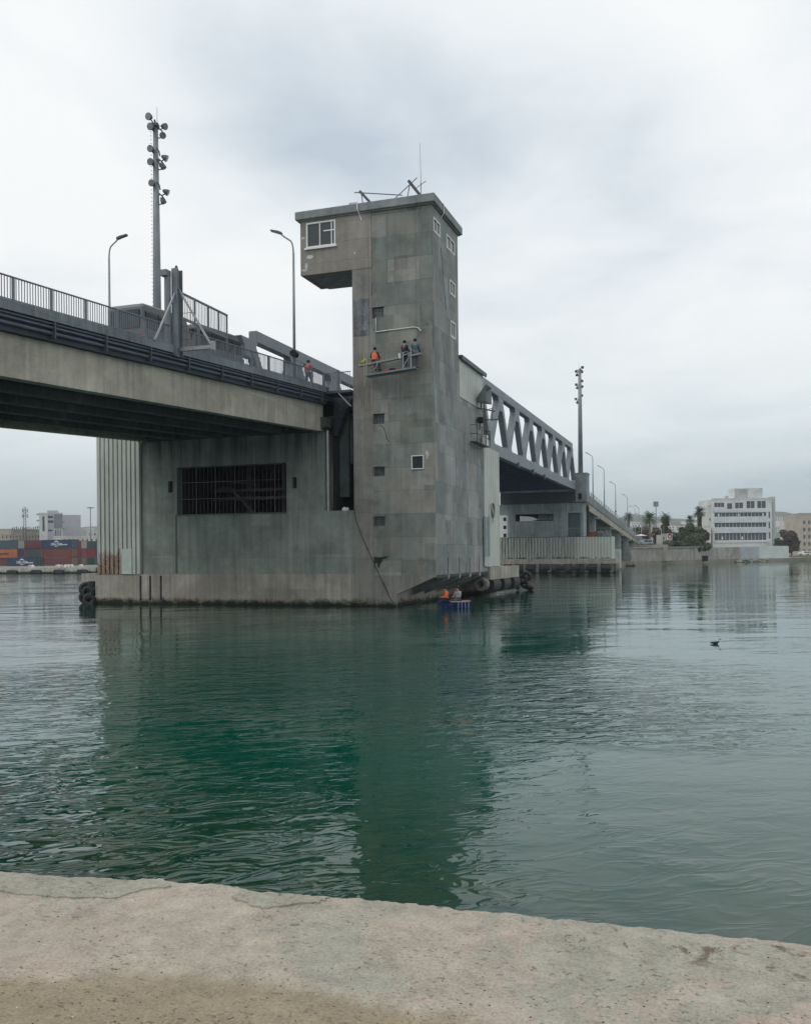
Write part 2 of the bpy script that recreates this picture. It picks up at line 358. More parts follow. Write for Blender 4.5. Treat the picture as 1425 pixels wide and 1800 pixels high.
        if parent is not None: o.parent = parent; BASE[o.name] = off
        if bevel:
            b = o.modifiers.new('bevel', 'BEVEL'); b.width = bevel; b.segments = 1; b.limit_method = 'ANGLE'
        return o
BASE = {}
def tag(o, label=None, cat=None, group=None, kind=None):
    if label: o['label'] = label
    if cat: o['category'] = cat
    if group: o['group'] = group
    if kind: o['kind'] = kind
    return o
def thing(name, label, cat, loc=(0, 0, 0), rz=0.0, group=None):
    o = bpy.data.objects.new(name, None); COL.objects.link(o); o.location = loc; o.rotation_euler = (0, 0, rz); o.empty_display_size = .3
    BASE[o.name] = Vector(loc) if rz == 0 else Vector((0, 0, 0))
    return tag(o, label, cat, group)
def kids(o): return [c for c in bpy.data.objects if c.parent == o]
def copy_thing(o, loc, label, rz=None, group=None, scale=None):
    tree = {}
    for c in bpy.data.objects:
        if c.parent: tree.setdefault(c.parent.name, []).append(c)
    def cp(a, par):
        b = a.copy(); COL.objects.link(b); b.parent = par
        for ch in tree.get(a.name, []): cp(ch, b)
        return b
    r = cp(o, None); r.location = loc
    if rz is not None: r.rotation_euler = (0, 0, rz)
    if scale: r.scale = (scale,)*3
    r['label'] = label
    if group: r['group'] = group
    return r
def text_mesh(s, size, mat, parent, loc, rot, name='lettering', ext=.01):
    cu = bpy.data.curves.new('t', 'FONT'); cu.body = s; cu.size = size; cu.extrude = ext; cu.align_x = 'CENTER'; cu.align_y = 'CENTER'; cu.offset = size*.015
    to = bpy.data.objects.new('t', cu); COL.objects.link(to); dg = bpy.context.evaluated_depsgraph_get()
    me = bpy.data.meshes.new_from_object(to.evaluated_get(dg)); bpy.data.objects.remove(to)
    me.name = name; me.materials.clear(); me.materials.append(mat)
    o = bpy.data.objects.new(name, me); COL.objects.link(o); o.parent = parent; o.location = loc; o.rotation_euler = rot
    return o

exec_parts = []
# ================================================================== SETTING
# ---- water
def water_mat():
    t = NT('canal_water'); P, p = t.pos()
    for n in (t.b,): t.N.remove(n)
    # coordinates turned with the canal, stretched a little across the wind
    mr = t.n('ShaderNodeMapping'); mr.inputs['Rotation'].default_value = (0, 0, -TH-R(14)); t.L.new(P, mr.inputs[0])
    mp = t.n('ShaderNodeMapping'); mp.inputs['Scale'].default_value = (.62, 1.25, 1.0); t.L.new(mr.outputs[0], mp.inputs[0]); V = mp.outputs[0]
    across = t.math('ADD', t.math('MULTIPLY', t.math('SUBTRACT', p[0], CX), CT), t.math('MULTIPLY', t.math('SUBTRACT', p[1], CY), ST))
    calm = t.math('MULTIPLY', t.rng(t.noise(P, .07, 4, .6, .8), .42, .58, .30, 1.25), t.rng(across, 9.0, -3.0, .6, 1.15)); calm = t.math('MULTIPLY', calm, t.rng(p[1], -44, -12, 1.5, .42))
    def eddy(x, y, r, k):
        dn = t.n('ShaderNodeVectorMath'); dn.operation = 'DISTANCE'; t.L.new(P, dn.inputs[0]); dn.inputs[1].default_value = (x, y, 0)
        dd = t.math('ADD', dn.outputs['Value'], t.math('MULTIPLY', t.math('SUBTRACT', t.noise(P, .35, 3, .6), .5), r)); return t.rng(dd, r, r*.4, 0.0, k)
    for e_ in EDDIES: calm = t.math('ADD', calm, eddy(*e_))
    a = t.noise(V, .28, 2, .5, .4); b = t.noise(V, 1.35, 2, .35, .8); c = t.noise(V, 4.6, 2, .5, .5); rg = t.noise(V, 2.1, 2, .5, 1.2)
    rg = t.math('POWER', t.math('SUBTRACT', 1.0, t.math('ABSOLUTE', t.math('MULTIPLY', t.math('SUBTRACT', rg, .5), 3.0), clamp=True), clamp=True), 2.5)
    h = t.math('ADD', t.math('MULTIPLY', a, WA[0]), t.math('MULTIPLY', t.math('MULTIPLY', b, calm), WA[1]))
    h = t.math('ADD', h, t.math('MULTIPLY', t.math('MULTIPLY', c, calm), WA[2]))
    h = t.math('ADD', h, t.math('MULTIPLY', t.math('MULTIPLY', rg, calm), WA[3]))
    bn = t.bump(h, 1.0, 1.0)
    fr = t.n('ShaderNodeFresnel'); fr.inputs[0].default_value = 1.38; t.L.new(bn, fr.inputs['Normal'])
    gl = t.n('ShaderNodeBsdfGlossy'); gl.inputs['Roughness'].default_value = .012; gl.inputs['Color'].default_value = (.95, .97, .98, 1); t.L.new(bn, gl.inputs['Normal'])
    df = t.n('ShaderNodeBsdfDiffuse')
    # deep green water; the weedy bed shows through close to the near quay
    bed = t.mix(t.rng(t.noise(P, 2.2, 5, .65, .5), .4, .65), (.004, .026, .014, 1), (.030, .042, .014, 1))
    deep = t.mix(t.rng(t.noise(P, .08, 2), .35, .65), (.0003, .060, .037, 1), (.0004, .049, .038, 1))
    edge = t.rng(p[1], -40, -47.5)
    t.L.new(t.mix(edge, deep, bed), df.inputs[0])
    mixs = t.n('ShaderNodeMixShader'); t.L.new(fr.outputs[0], mixs.inputs[0]); t.L.new(df.outputs[0], mixs.inputs[1]); t.L.new(gl.outputs[0], mixs.inputs[2])
    t.L.new(mixs.outputs[0], t.out.inputs[0]); return t.m
EDDIES = [(13.6, -35.0, 4.2, 1.5), (12.4, -29.0, 6.0, .9), (8.6, -43.0, 3.0, .8)]
WA = (.050, .027, .0009, .0060)
w = MB(); w.add([(-4000, -80, 0), (4000, -80, 0), (4000, 6000, 0), (-4000, 6000, 0)], [(0, 1, 2, 3)])
tag(w.build('water', water_mat()), kind='structure')

# ---- near quay
def quay_mat(patch=False):
    t = NT('quay_patch_concrete' if patch else 'quay_concrete'); P, p = t.pos()
    n1 = t.noise(P, 1.1, 5, .6, .3); n2 = t.noise(P, 9, 6, .72, .2); n3 = t.noise(P, 70, 4, .7); n4 = t.noise(P, 3.2, 5, .7, .6); n5 = t.noise(P, .9, 4, .6, 1.5)
    c = t.mix(t.rng(n1, .40, .6), (.46, .385, .32, 1), (.425, .385, .315, 1))
    c = t.mix(t.rng(n5, .52, .54, 0, .8), c, (.385, .37, .305, 1)); c = t.mix(t.rng(t.noise(P, 1.7, 5, .6, 1.0), .60, .63, 0, .45), c, (.50, .45, .38, 1))
    if patch: c = (.375, .355, .29, 1)
    f = t.math('ADD', t.rng(n2, .3, .7, .80, 1.16), t.rng(n3, .3, .7, -.24, .24)); f = t.math('ADD', f, t.rng(n4, .35, .65, -.08, .08))
    c = t.mix(1.0, c, t.vec(f, f, f), 'MULTIPLY')
    # dirt lying on the landward strip
    d = t.math('ADD', p[1], t.math('MULTIPLY', t.math('SUBTRACT', n1, .5), -.25)); d = t.math('ADD', d, t.math('MULTIPLY', t.math('SUBTRACT', n2, .5), .10))
    d = t.math('ADD', d, t.math('MULTIPLY', t.math('SUBTRACT', n4, .5), .12)); d = t.math('ADD', d, t.rng(p[0], 13.6, 14.35, .24, 0.0)); dm = t.rng(d, -49.50, -49.60); dirt = t.mix(t.rng(n4, .35, .65), (.37, .31, .215, 1), (.29, .235, .155, 1))
    dirt = t.mix(1.0, dirt, t.vec(f, f, f), 'MULTIPLY')
    c = t.mix(t.math('MULTIPLY', dm, .9), c, dirt)
    # dark pits and flecks
    vo = t.n('ShaderNodeTexVoronoi'); vo.inputs['Scale'].default_value = 26; vo.inputs['Randomness'].default_value = 1; t.L.new(P, vo.inputs[0])
    fl = t.n('ShaderNodeMapping'); fl.inputs['Rotation'].default_value = (0, 0, -TH); fl.inputs['Scale'].default_value = (.6, 1.0, 1.0); t.L.new(P, fl.inputs[0])
    sp = t.math('MULTIPLY', t.rng(t.noise(fl.outputs[0], 42, 4, .72, .6), .605, .66), t.rng(t.noise(P, 3.6, 4, .65), .42, .60), clamp=True)
    c = t.mix(t.math('MULTIPLY', sp, .6), c, (.13, .095, .07, 1))
    vo2 = t.n('ShaderNodeTexVoronoi'); vo2.inputs['Scale'].default_value = 60; t.L.new(P, vo2.inputs[0])
    sp2 = t.math('MULTIPLY', t.rng(vo2.outputs['Distance'], .2, .1), t.rng(t.noise(P, 8, 2), .58, .66), clamp=True)
    c = t.mix(t.math('MULTIPLY', sp2, .5), c, (.62, .6, .55, 1))
    # oily stains at the right
    st = t.math('MULTIPLY', t.rng(t.noise(P, 6.5, 5, .68, .8), .545, .62), t.math('MULTIPLY', t.rng(p[0], 15.55, 15.85), t.rng(p[1], -48.95, -48.8), clamp=True), clamp=True)
    if not patch: c = t.mix(t.math('MULTIPLY', st, .75), c, (.12, .08, .06, 1))
    t.set(t.b.inputs['Base Color'], c); t.b.inputs['Roughness'].default_value = .95; t.b.inputs['Specular IOR Level'].default_value = .2
    hh = t.math('ADD', t.math('MULTIPLY', n2, 1.0), t.math('MULTIPLY', n3, .35)); hh = t.math('ADD', hh, t.math('MULTIPLY', sp, -.5))
    t.set(t.b.inputs['Normal'], t.bump(hh, .8, .03)); return t.m
def edge_y(x):
    rnd = lambda k: math.sin(x*k*1.7+k)*.5+math.sin(x*k*3.1+2*k)*.3
    pts = [(5, -48.65), (12.2, -48.80), (12.74, -48.83), (13.0, -48.80), (13.23, -48.77), (13.58, -48.70), (14.02, -48.64), (14.10, -48.69), (14.56, -48.62), (14.9, -48.60), (15.62, -48.56), (16.09, -48.54), (16.59, -48.52), (24, -48.2)]
    y = pts[0][1] if x < pts[0][0] else pts[-1][1]
    for (a, ya), (b, yb) in zip(pts, pts[1:]):
        if a <= x <= b: y = ya+(yb-ya)*(x-a)/(b-a)
    return y+.008*rnd(7)+.007*rnd(19)+.006*rnd(43)+.004*rnd(97)+(.03 if 13.50 < x < 13.63 else 0)+(.012 if 14.86 < x < 14.93 or 14.98 < x < 15.02 else 0)
qb = MB(); NX = 620; rows = [0, .004, .012, .03, .08, .2, .5, 1.2, 3, 12, 40]; QZ = 1.5
xs = [-30+i*2.0 for i in range(18)]+[6+i*.02 for i in range(0, 640)]+[18.8+i*2 for i in range(22)]
vs = []
for x in xs:
    ye = edge_y(x) if 4 < x < 25 else edge_y(5 if x < 10 else 24)
    vs.append((x, ye+.05, -1.2)); vs.append((x, ye+.035, QZ-.16)); vs.append((x, ye+.012, QZ-.03))
    for r in rows: vs.append((x, ye-.006-r, QZ-(.010 if r == 0 else .003 if r < .006 else 0)+(.004*math.sin(x*31+r*9)*math.sin(x*13) if r < .3 else 0)))
nr = len(rows)+3
fs = [(i*nr+j, (i+1)*nr+j, (i+1)*nr+j+1, i*nr+j+1) for i in range(len(xs)-1) for j in range(nr-1)]
qb.add(vs, fs); quay = qb.build('quay', quay_mat(), smooth=True); tag(quay, kind='structure')
def patch(pts, z, name='concrete_patch'):
    m = MB(); P = [onz(a, b, z) for a, b in pts]
    # ragged outline
    out_ = []
    for i in range(len(P)):
        a = Vector(P[i]); b = Vector(P[(i+1) % len(P)])
        for k in range(6):
            q = a.lerp(b, k/6); out_.append((q.x+random.uniform(-.014, .014), q.y+random.uniform(-.009, .009)))
    m.prism(out_, 'z', z-.01, z+.002); return m.build(name, quay_mat(True), quay)
patch([(-20, 1534), (60, 1538), (150, 1545), (285, 1548), (300, 1556), (230, 1568), (210, 1578), (100, 1577), (40, 1572), (-20, 1560)], QZ+.005)
patch([(425, 1562), (480, 1572), (580, 1577), (560, 1586), (520, 1588), (465, 1597), (440, 1590), (408, 1578)], QZ+.005)
# loose chips, leaves and grit lying on the quay
db = MB()
for i in range(900):
    px = random.uniform(-20, 1440); py = random.uniform(1600, 1800)
    if py < 1590+.06*px: continue
    x, y = onz(px, py, QZ+.004)
    if random.random() < .5 and py < 1700: continue
    s = random.choice((.001, .0015, .002, .002, .003, .005)); a = random.uniform(0, 6.3); k = random.uniform(.3, .8); hh = random.uniform(.001, .003)
    db.cur = random.choice((0, 0, 0, 1, 2))
    pts = [(x+math.cos(a+q)*s*r_, y+math.sin(a+q)*s*k*r_) for q, r_ in ((0, 1), (1.2, .7), (2.4, .9), (3.6, .8), (5, 1.0))]
    db.prism(pts, 'z', QZ, QZ+hh)
tag(db.build('grit', [simple('brown_leaf', (.10, .065, .04), .9), simple('pale_chip', (.55, .53, .48), .9), simple('grey_grit', (.22, .2, .17), .9)]), 'small leaves and stone chips scattered over the near quay', 'debris', kind='stuff')

# ---- far land
def ground_mat():
    t = NT('far_ground'); P, p = t.pos(); n = t.noise(P, .05, 5, .6); n2 = t.noise(P, .9, 4, .6)
    c = t.mix(t.rng(n, .4, .6), (.24, .22, .18, 1), (.12, .135, .08, 1)); c = t.mix(t.rng(n2, .4, .7, 0, .5), c, (.30, .28, .24, 1))
    t.set(t.b.inputs['Base Color'], c); t.b.inputs['Roughness'].default_value = .95; return t.m
shore = [tuple(dep(-120, 1008, 194)[:2]), tuple(dep(0, 1008, 194)[:2]), tuple(dep(171, 1008, 194)[:2]), tuple(dep(420, 1000, 205)[:2]), tuple(dep(800, 1000, 225)[:2]), (-8, 178), (-5.2, 189.6),
         tuple(dep(1240, 990, 282)[:2]), tuple(dep(1301, 988, 300)[:2]), tuple(dep(1385, 987, 318)[:2]), tuple(dep(1425, 986, 330)[:2]), tuple(dep(1700, 986, 380)[:2])]
g = MB(); poly = shore+[(900, 5500), (-3500, 5500), (-1500, 300)]
g.prism(poly, 'z', -3, 1.1)
tag(g.build('ground', ground_mat()), kind='structure')
# left port quay with a pale coping and black fenders
q0 = dep(-120, 1008, 194); q1 = dep(171, 1008, 194); q2 = dep(420, 1000, 205)
qd = MB(); d_ = (q1-q0).normalized()
for a, b in ((q0, q1), (q1, q2)):
    qd.beam((a.x, a.y, .62), (b.x, b.y, .62), 1.4, 1.25)
tag(qd.build('port_quay', concrete('port_quay_concrete', (.33, .32, .29), (.42, .41, .37), (6, 3), .3, .4, .5)), kind='structure')
for i, fx in enumerate((22, 64, 104, 145)):
    p_ = dep(fx, 1004, 193); m = MB(); m.beam((p_.x-d_.x*.9, p_.y-d_.y*.9, .45), (p_.x+d_.x*.9, p_.y+d_.y*.9, .45), .5, .7)
    for s_ in (-1, 1): m.ball((p_.x+s_*d_.x*.9, p_.y+s_*d_.y*.9, .45), .33)
    lab = ['leftmost', 'second from left', 'third from left', 'rightmost'][i]
    tag(m.build('quay_fender', M_rubber), f'{lab} of four small black fenders on the port quay below the containers', 'fender', 'fenders on the port quay')

# ================================================================== NEAR PIER
pier = thing('bridge_pier', 'massive greenish concrete bridge pier with barred opening standing on a plinth left of the tower', 'bridge pier', (-14, 8, 0))
OX = (-18.0, -9.88, 5.98, 9.12)      # the barred opening
m = MB()
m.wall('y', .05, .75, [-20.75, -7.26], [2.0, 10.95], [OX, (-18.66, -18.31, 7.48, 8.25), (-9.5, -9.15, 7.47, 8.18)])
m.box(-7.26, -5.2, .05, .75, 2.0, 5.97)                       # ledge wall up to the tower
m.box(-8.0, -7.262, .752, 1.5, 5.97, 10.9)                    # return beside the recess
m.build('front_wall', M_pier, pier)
m = MB(); m.box(-18.13, -17.99, .03, .06, 2.05, 5.98); m.box(-18.10, -9.86, -.02, .048, 5.90, 5.97); m.build('wall_groove', simple('joint_dark', (.07, .08, .075)), pier)
m = MB()                                                      # chamber behind the opening
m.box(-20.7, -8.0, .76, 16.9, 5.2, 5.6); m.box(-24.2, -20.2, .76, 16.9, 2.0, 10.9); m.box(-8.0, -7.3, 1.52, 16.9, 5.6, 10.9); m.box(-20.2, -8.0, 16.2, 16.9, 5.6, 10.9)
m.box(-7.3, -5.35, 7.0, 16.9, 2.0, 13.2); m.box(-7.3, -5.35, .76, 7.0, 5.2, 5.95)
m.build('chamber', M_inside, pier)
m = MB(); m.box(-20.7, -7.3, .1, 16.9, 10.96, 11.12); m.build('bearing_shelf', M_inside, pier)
m = MB()                                                      # steel work seen inside
for z in (7.15, 7.75): m.box(-17.9, -8.2, 4.6, 4.9, z, z+.18)
m.beam((-17.4, 4.4, 7.9), (-16.3, 4.4, 7.9), .2, .3); m.beam((-16.3, 4.4, 7.9), (-14.4, 4.4, 6.0), .15, .18); m.beam((-17.4, 5.6, 8.6), (-15, 5.6, 8.3), .1, .1)
for x in (-16.0, -13.2, -10.6): m.box(x, x+.3, 6, 6.4, 5.6, 10.8)
m.build('inner_steelwork', simple('inner_steel', (.10, .11, .125), .6), pier)
gr = MB()
x = OX[0]+.25; i = 0
while x < OX[1]-.05:
    big = i % 5 == 4
    gr.tube([(x, .22, OX[2]), (x, .22, OX[3])], .026 if big else .0095, 6); x += .29; i += 1
for z in (7.0, 8.1): gr.box(OX[0], OX[1], .205, .235, z-.015, z+.015)
gr.build('opening_grating', simple('rusty_bars', (.13, .115, .12), .7, 0, .4, 3), pier)
for (a, b) in ((-18.66, -18.31), (-9.5, -9.15)):
    m = MB(); m.box(a+.002, b-.002, .5, .6, 7.49, 8.17); m.build('vent_recess', M_black, pier)
m = MB(); m.wall('y', -.12, .049, [-24.45, -5.42], [-2.0, 2.0], [(-20.86, -20.70, .25, 1.9), (-20.10, -19.94, .25, 1.9), (-19.26, -19.10, .25, 1.9)])
m.box(-24.45, -2.45, .06, 26.5, -2, 1.99); m.box(-25.6, -24.452, -.12, 23.9, 1.55, 2.06)
m.build('plinth', M_plinth, pier)
m = MB()
for a in (-20.86, -20.10, -19.26): m.box(a+.003, a+.157, -.02, .04, .255, 1.895)
m.build('rubber_strip', M_rubber, pier)
m = MB()                                                      # right-hand end of the plinth beyond the tower
m.wall('x', -.35, 0.12, [13.6, 23.9], [1.25, 2.2], []); m.box(-2.4, -.36, 13.6, 23.9, 1.3, 2.18); m.build('plinth_cap', M_plinth, pier)
def corrugated(mb, x0, x1, y, z0, z1, pitch, depth, flat=.6, axis='x', sgn=-1):
    n = max(1, round((x1-x0)/pitch)); p = (x1-x0)/n; pts = []
    for i in range(n):
        a = x0+i*p
        pts += [(a, 0), (a+p*flat*.5, 0), (a+p*flat*.5+p*.08, depth), (a+p*.92, depth)]
    pts.append((x1, 0))
    vs = []
    for (u, dd) in pts:
        for z in (z0, z1): vs.append((u, y+sgn*dd, z) if axis == 'x' else (y+sgn*dd, u, z))
    fs = [(2*i, 2*i+2, 2*i+3, 2*i+1) for i in range(len(pts)-1)]
    mb.add(vs, fs); return mb
m = MB(); corrugated(m, -24.3, -20.76, -.02, 2.02, 12.6, .355, .16, .34)
corrugated(m, 0, 16.9, -24.3, 2.02, 12.6, .40, .11, 1.45, 'y')
m.box(-24.25, -20.77, .0, .04, 2.02, 12.6); m.build('white_cladding', M_clad, pier)
m = MB(); m.box(-22.2, -21.4, -.22, -.19, 2.03, 3.75); m.build('cladding_patch', simple('patch_sheet', (.50, .56, .50), .6, 0, .1), pier)
# black streaks of a ledge, marks and pipe
m = MB(); m.tube([(-7.12, .35, 5.98), (-7.12, .35, 11.1)], .075, 8); m.build('downpipe', simple('pale_pipe', (.42, .44, .43)), pier)
m = MB(); m.box(-6.98, -6.45, 2.9, 3.2, 9.2, 13.4); m.box(-7.25, -6.6, 2.6, 2.9, 7.0, 13.2); m.build('recess_panel', simple('panel_grey_green', (.12, .145, .15), .8), pier)
m = MB(); m.box(-6.1, -5.75, .2, .55, 5.97, 6.12); m.ball((-6.0, .35, 6.1), .12); m.ball((-5.78, .3, 6.08), .1); m.build('rubble', M_white, pier)

# ================================================================== CONTROL TOWER
tower = thing('control_tower', 'tall concrete bridge control tower with an overhanging cabin at its top', 'tower', (-2.6, 2.9, 0))
def front_with_cut(x0, x1, zt, holes):   # front face pieces above the sloped foot
    m = MB(); m.wall('y', 0, .3, [x0, x1], [1.9, zt], holes); return m
BL = [(-3.92, -3.12, 17.78, 18.46), (-3.95, -3.15, 11.25, 11.88), (-3.95, -3.15, 8.02, 8.62), (-3.95, -3.15, 4.95, 5.55)]
WN = (-1.40, -.62, 8.36, 9.20)
m = MB(); m.wall('y', 0, .35, [-3.9, 0], [1.9, 24.4], [tuple([max(b[0], -3.88)]+list(b[1:])) for b in BL]+[WN])
m.build('front_wall', M_tower, tower)
m = MB(); m.box(-5.2, -3.905, -.012, .35, 1.9, 21.1); m.build('side_strip', M_strip, tower)
m = MB()
m.prism([(-5.2, -2), (-2.43, -2), (-2.43, .74), (0, 1.80), (0, 1.9), (-5.2, 1.9)], 'y', -.004, .35)
m.build('foot', M_base, tower)
RW = [(.30, .95, 22.85, 23.75), (1.2, 1.75, 22.80, 23.70), (3.0, 3.5, 22.85, 23.7), (3.6, 5.0, 22.6, 23.6), (3.85, 5.1, 19.9, 20.85), (4.0, 5.05, 17.15, 18.2)]
RW = [(.35, 1.75, 22.85, 23.72), (3.15, 5.05, 22.75, 23.62), (3.85, 5.1, 20.0, 20.9), (4.0, 5.1, 17.25, 18.3)]
m = MB(); m.wall('x', -.35, 0, [.352, 5.8], [1.9, 24.4], RW); m.build('right_wall', M_towerside, tower)
m = MB(); m.box(-5.2, -4.85, .352, 5.8, 1.9, 24.4); m.box(-4.85, -.352, 5.45, 5.8, 1.9, 24.4); m.build('rear_wall', M_towerside, tower)
for z in (21.0, 13.0, 24.28): m = MB(); m.box(-4.84, -.36, .36, 5.44, z, z+.1); m.build('inner_floor', M_inside, tower)
# lower machinery house behind the tower
m = MB(); m.wall('x', -.352, -.002, [5.801, 12.35], [1.9, 13.65], []); m.wall('x', -.352, -.003, [12.351, 16.9], [1.9, 2.6], [])
m.build('side_wall', M_towerside, tower)
m = MB(); m.box(-5.2, -.36, 5.85, 16.8, 1.95, 11.0); m.box(-5.2, -.36, 5.85, 12.3, 11.0, 16.2); m.build('machine_house_core', M_towerside, tower)
m = MB(); corrugated(m, 5.85, 12.2, .02, 13.66, 16.25, .5, .03, .9, 'y', 1); m.box(-.35, .015, 5.85, 12.2, 13.66, 16.25)
m.build('upper_cladding', M_clad, tower)
m = MB(); m.box(-5.3, .25, 5.82, 12.55, 16.26, 16.42); m.beam((.2, 5.85, 16.2), (.2, 12.5, 16.2), .1, .12); m.build('machine_house_roof', M_darksteel, tower)
m = MB(); corrugated(m, 12.36, 17.1, .04, 2.25, 11.1, .6, .035, .9, 'y', 1); m.box(-.35, .035, 12.36, 17.1, 2.25, 11.1); corrugated(m, -5.2, .04, 17.1, 2.25, 11.1, .6, .04, .9, 'x', 1)
m.build('lower_cladding', M_clad, tower)
m = MB(); m.box(.08, .14, 11.95, 13.2, 2.3, 5.9); m.build('cladding_door', simple('door_pale', (.36, .42, .40), .6), tower)
for s in (12.0, 12.7, 13.15):
    m = MB(); m.tube([(.2, s, 3.0), (.2, s, 5.95)], .035, 6); m.build('door_bar', M_galv, tower)
# fins carrying the overhang
for i in range(6):
    y = .36+i*2.66
    if i == 0: continue
    m = MB(); m.prism([(-2.43, .55), (-2.43, 1.92), (.012, 1.92), (.012, 1.62)], 'y', y-.18, y+.18); m.build('fin', M_towerside, tower)
for i in range(1, 6):
    y = .36+i*2.66; m = MB(); m.box(.004, .02, y-.2, y-.13, 1.93, 2.95); m.build('face_slot', M_black, tower)
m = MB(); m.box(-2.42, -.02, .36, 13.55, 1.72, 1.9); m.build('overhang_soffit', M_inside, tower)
m = MB(); m.wall('x', -2.6, -2.42, [.36, 26.4], [-2, 1.7], []); m.build('foot_side', M_plinth, tower)
# cabin
m = MB(); CW = (-8.28, -6.28, 22.62, 24.2)
m.wall('y', -.04, .25, [-8.7, -3.905], [20.93, 24.4], [CW]); m.box(-8.7, -8.45, .251, 3.1, 20.93, 24.4); m.box(-8.45, -5.2, 2.85, 3.1, 20.93, 24.4)
m.build('cabin_wall', M_cabin, tower)
m = MB(); m.box(-8.699, -5.21, -.03, 3.09, 20.98, 21.119); m.box(-8.1, -5.21, 1.0, 3.05, 20.85, 20.979); m.build('cabin_floor', M_slab, tower)
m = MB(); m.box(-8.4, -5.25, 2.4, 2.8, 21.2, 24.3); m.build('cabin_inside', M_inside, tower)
# roof slab
m = MB(); m.prism([(-8.98, -.26), (.26, -.26), (.26, 6.1), (-5.45, 6.1), (-5.45, 3.35), (-8.98, 3.35)], 'z', 24.42, 24.93); m.build('roof_slab', M_slab, tower, bevel=.03)
m = MB(); m.prism([(-8.84, -.12), (.12, -.12), (.12, 5.96), (-5.3, 5.96), (-5.3, 3.2), (-8.84, 3.2)], 'z', 24.34, 24.419); m.build('cornice_step', M_cabin, tower)
# windows
def window(x0, x1, z0, z1, y, mull, axis='y', fr=.07, parent=tower, sill=True):
    m = MB()
    def bx(u0, u1, w0, w1, a0, a1):
        if axis == 'y': m.box(u0, u1, a0, a1, w0, w1)
        else: m.box(a0, a1, u0, u1, w0, w1)
    a0, a1 = (y-.05, y+.05)
    bx(x0, x1, z0, z0+fr, a0, a1); bx(x0, x1, z1-fr, z1, a0, a1); bx(x0, x0+fr, z0+fr, z1-fr, a0, a1); bx(x1-fr, x1, z0+fr, z1-fr, a0, a1)
    for k in mull: bx(k-.03, k+.03, z0+fr, z1-fr, a0+.01, a1-.01)
    w = m.build('window', M_white, parent)
    g = MB(); 
    if axis == 'y': g.box(x0+fr, x1-fr, y+.015, y+.03, z0+fr, z1-fr)
    else: g.box(y-.03, y-.015, x0+fr, x1-fr, z0+fr, z1-fr)
    p = g.build('pane', M_glass, w); return w
w_ = window(CW[0], CW[1], CW[2], CW[3], -.02, [-7.35, -6.55], fr=.09)
m = MB(); m.box(-7.1, -6.3, -.045, -.03, 23.55, 23.63); m.build('window_bar', M_white, w_)
m = MB(); m.box(CW[0]-.1, CW[1]+.1, -.16, .0, CW[2]-.12, CW[2]-.002); m.build('window_sill', M_white, w_)
w_ = window(WN[0], WN[1], WN[2], WN[3], -.015, [], fr=.05)
for r_ in RW:
    window(r_[0], r_[1], r_[2], r_[3], -.03, [(r_[0]+r_[1])/2], 'x', fr=.09)
for b in BL:
    m = MB()
    x0 = max(b[0], -3.88)+.002; nx = 4; nz = 3; dx = (b[1]-x0)/nx; dz = (b[3]-b[2])/nz
    for i in range(nx):
        for j in range(nz): m.box(x0+i*dx+.012, x0+(i+1)*dx-.012, .18, .24, b[2]+j*dz+.012, b[2]+(j+1)*dz-.012)
    m.cur = 1; m.box(x0, b[1]-.002, .21, .27, b[2]+.002, b[3]-.002)
    m.build('glass_block_window', [M_blockglass, M_inside], tower)
    m = MB(); m.box(b[0]+.01, b[1]+.06, -.03, .058, b[3]+.001, b[3]+.05); m.box(x0-.06, x0-.003, -.012, .3, b[2], b[3]); m.build('lintel', M_slab, tower)
# marks that stay on the wall
def blotch(name, pts, y, mat, th=.006, parent=tower, rough=.05):
    out_ = []
    for i in range(len(pts)):
        a = pts[i]; b = pts[(i+1) % len(pts)]
        for k in range(4):
            out_.append((a[0]+(b[0]-a[0])*k/4+random.uniform(-rough, rough), a[1]+(b[1]-a[1])*k/4+random.uniform(-rough, rough)))
    m = MB(); m.prism(out_, 'y', y-th, y); return m.build(name, mat, parent)
M_scar = concrete('scraped_plaster', (.12, .135, .145), (.16, .17, .18), (1.3, .75), .1, .5, None, None, 0, .5, patches=.8)
m = MB(); m.box(-5.14, -4.05, -.02, -.013, 16.75, 19.05); m.build('scraped_patch', M_scar, tower)
M_streak = simple('damp_streak', (.13, .13, .12), .95, 0, .25, 3)
for i in range(7):
    x = -4.75+i*.11+random.uniform(-.02, .02); z1 = 14.0-abs(i-4)*.15; z0 = z1-random.uniform(.6, 1.7)
    blotch('damp_streak', [(x, z1), (x+.045, z1-.1), (x+.035, z0+.2), (x+.01, z0), (x-.01, z0+.3)], -.013, M_streak, .003, rough=.008)
wd = MB()
blotch('weed_scar', [(-5.15, 2.96), (-4.2, 3.04), (-2.95, 3.06), (-3.3, 2.92), (-3.45, 2.62), (-3.6, 2.35), (-3.75, 2.72), (-3.95, 2.25), (-4.1, 2.62), (-4.3, 2.15), (-4.4, 2.75), (-4.7, 2.86)], -.006, M_weed, .004, rough=.04)
for pts in ([(-3.45, 11.2), (-3.2, 11.0), (-3.05, 10.6), (-3.0, 10.3), (-2.8, 10.1)], [(-3.9, 20.0), (-3.88, 19.2)], [(-4.7, 10.9), (-4.62, 10.6)], [(-3.3, 1.5), (-3.1, 1.1), (-2.95, .8)]):
    m = MB(); m.tube([(a, -.003, b) for a, b in pts], .016, 5); m.build('crack', M_black, tower)
m = MB(); m.tube([(.004, 1.9+.25*k, 22.3-.9*k) for k in range(5)], .02, 5); m.build('crack', M_black, tower)
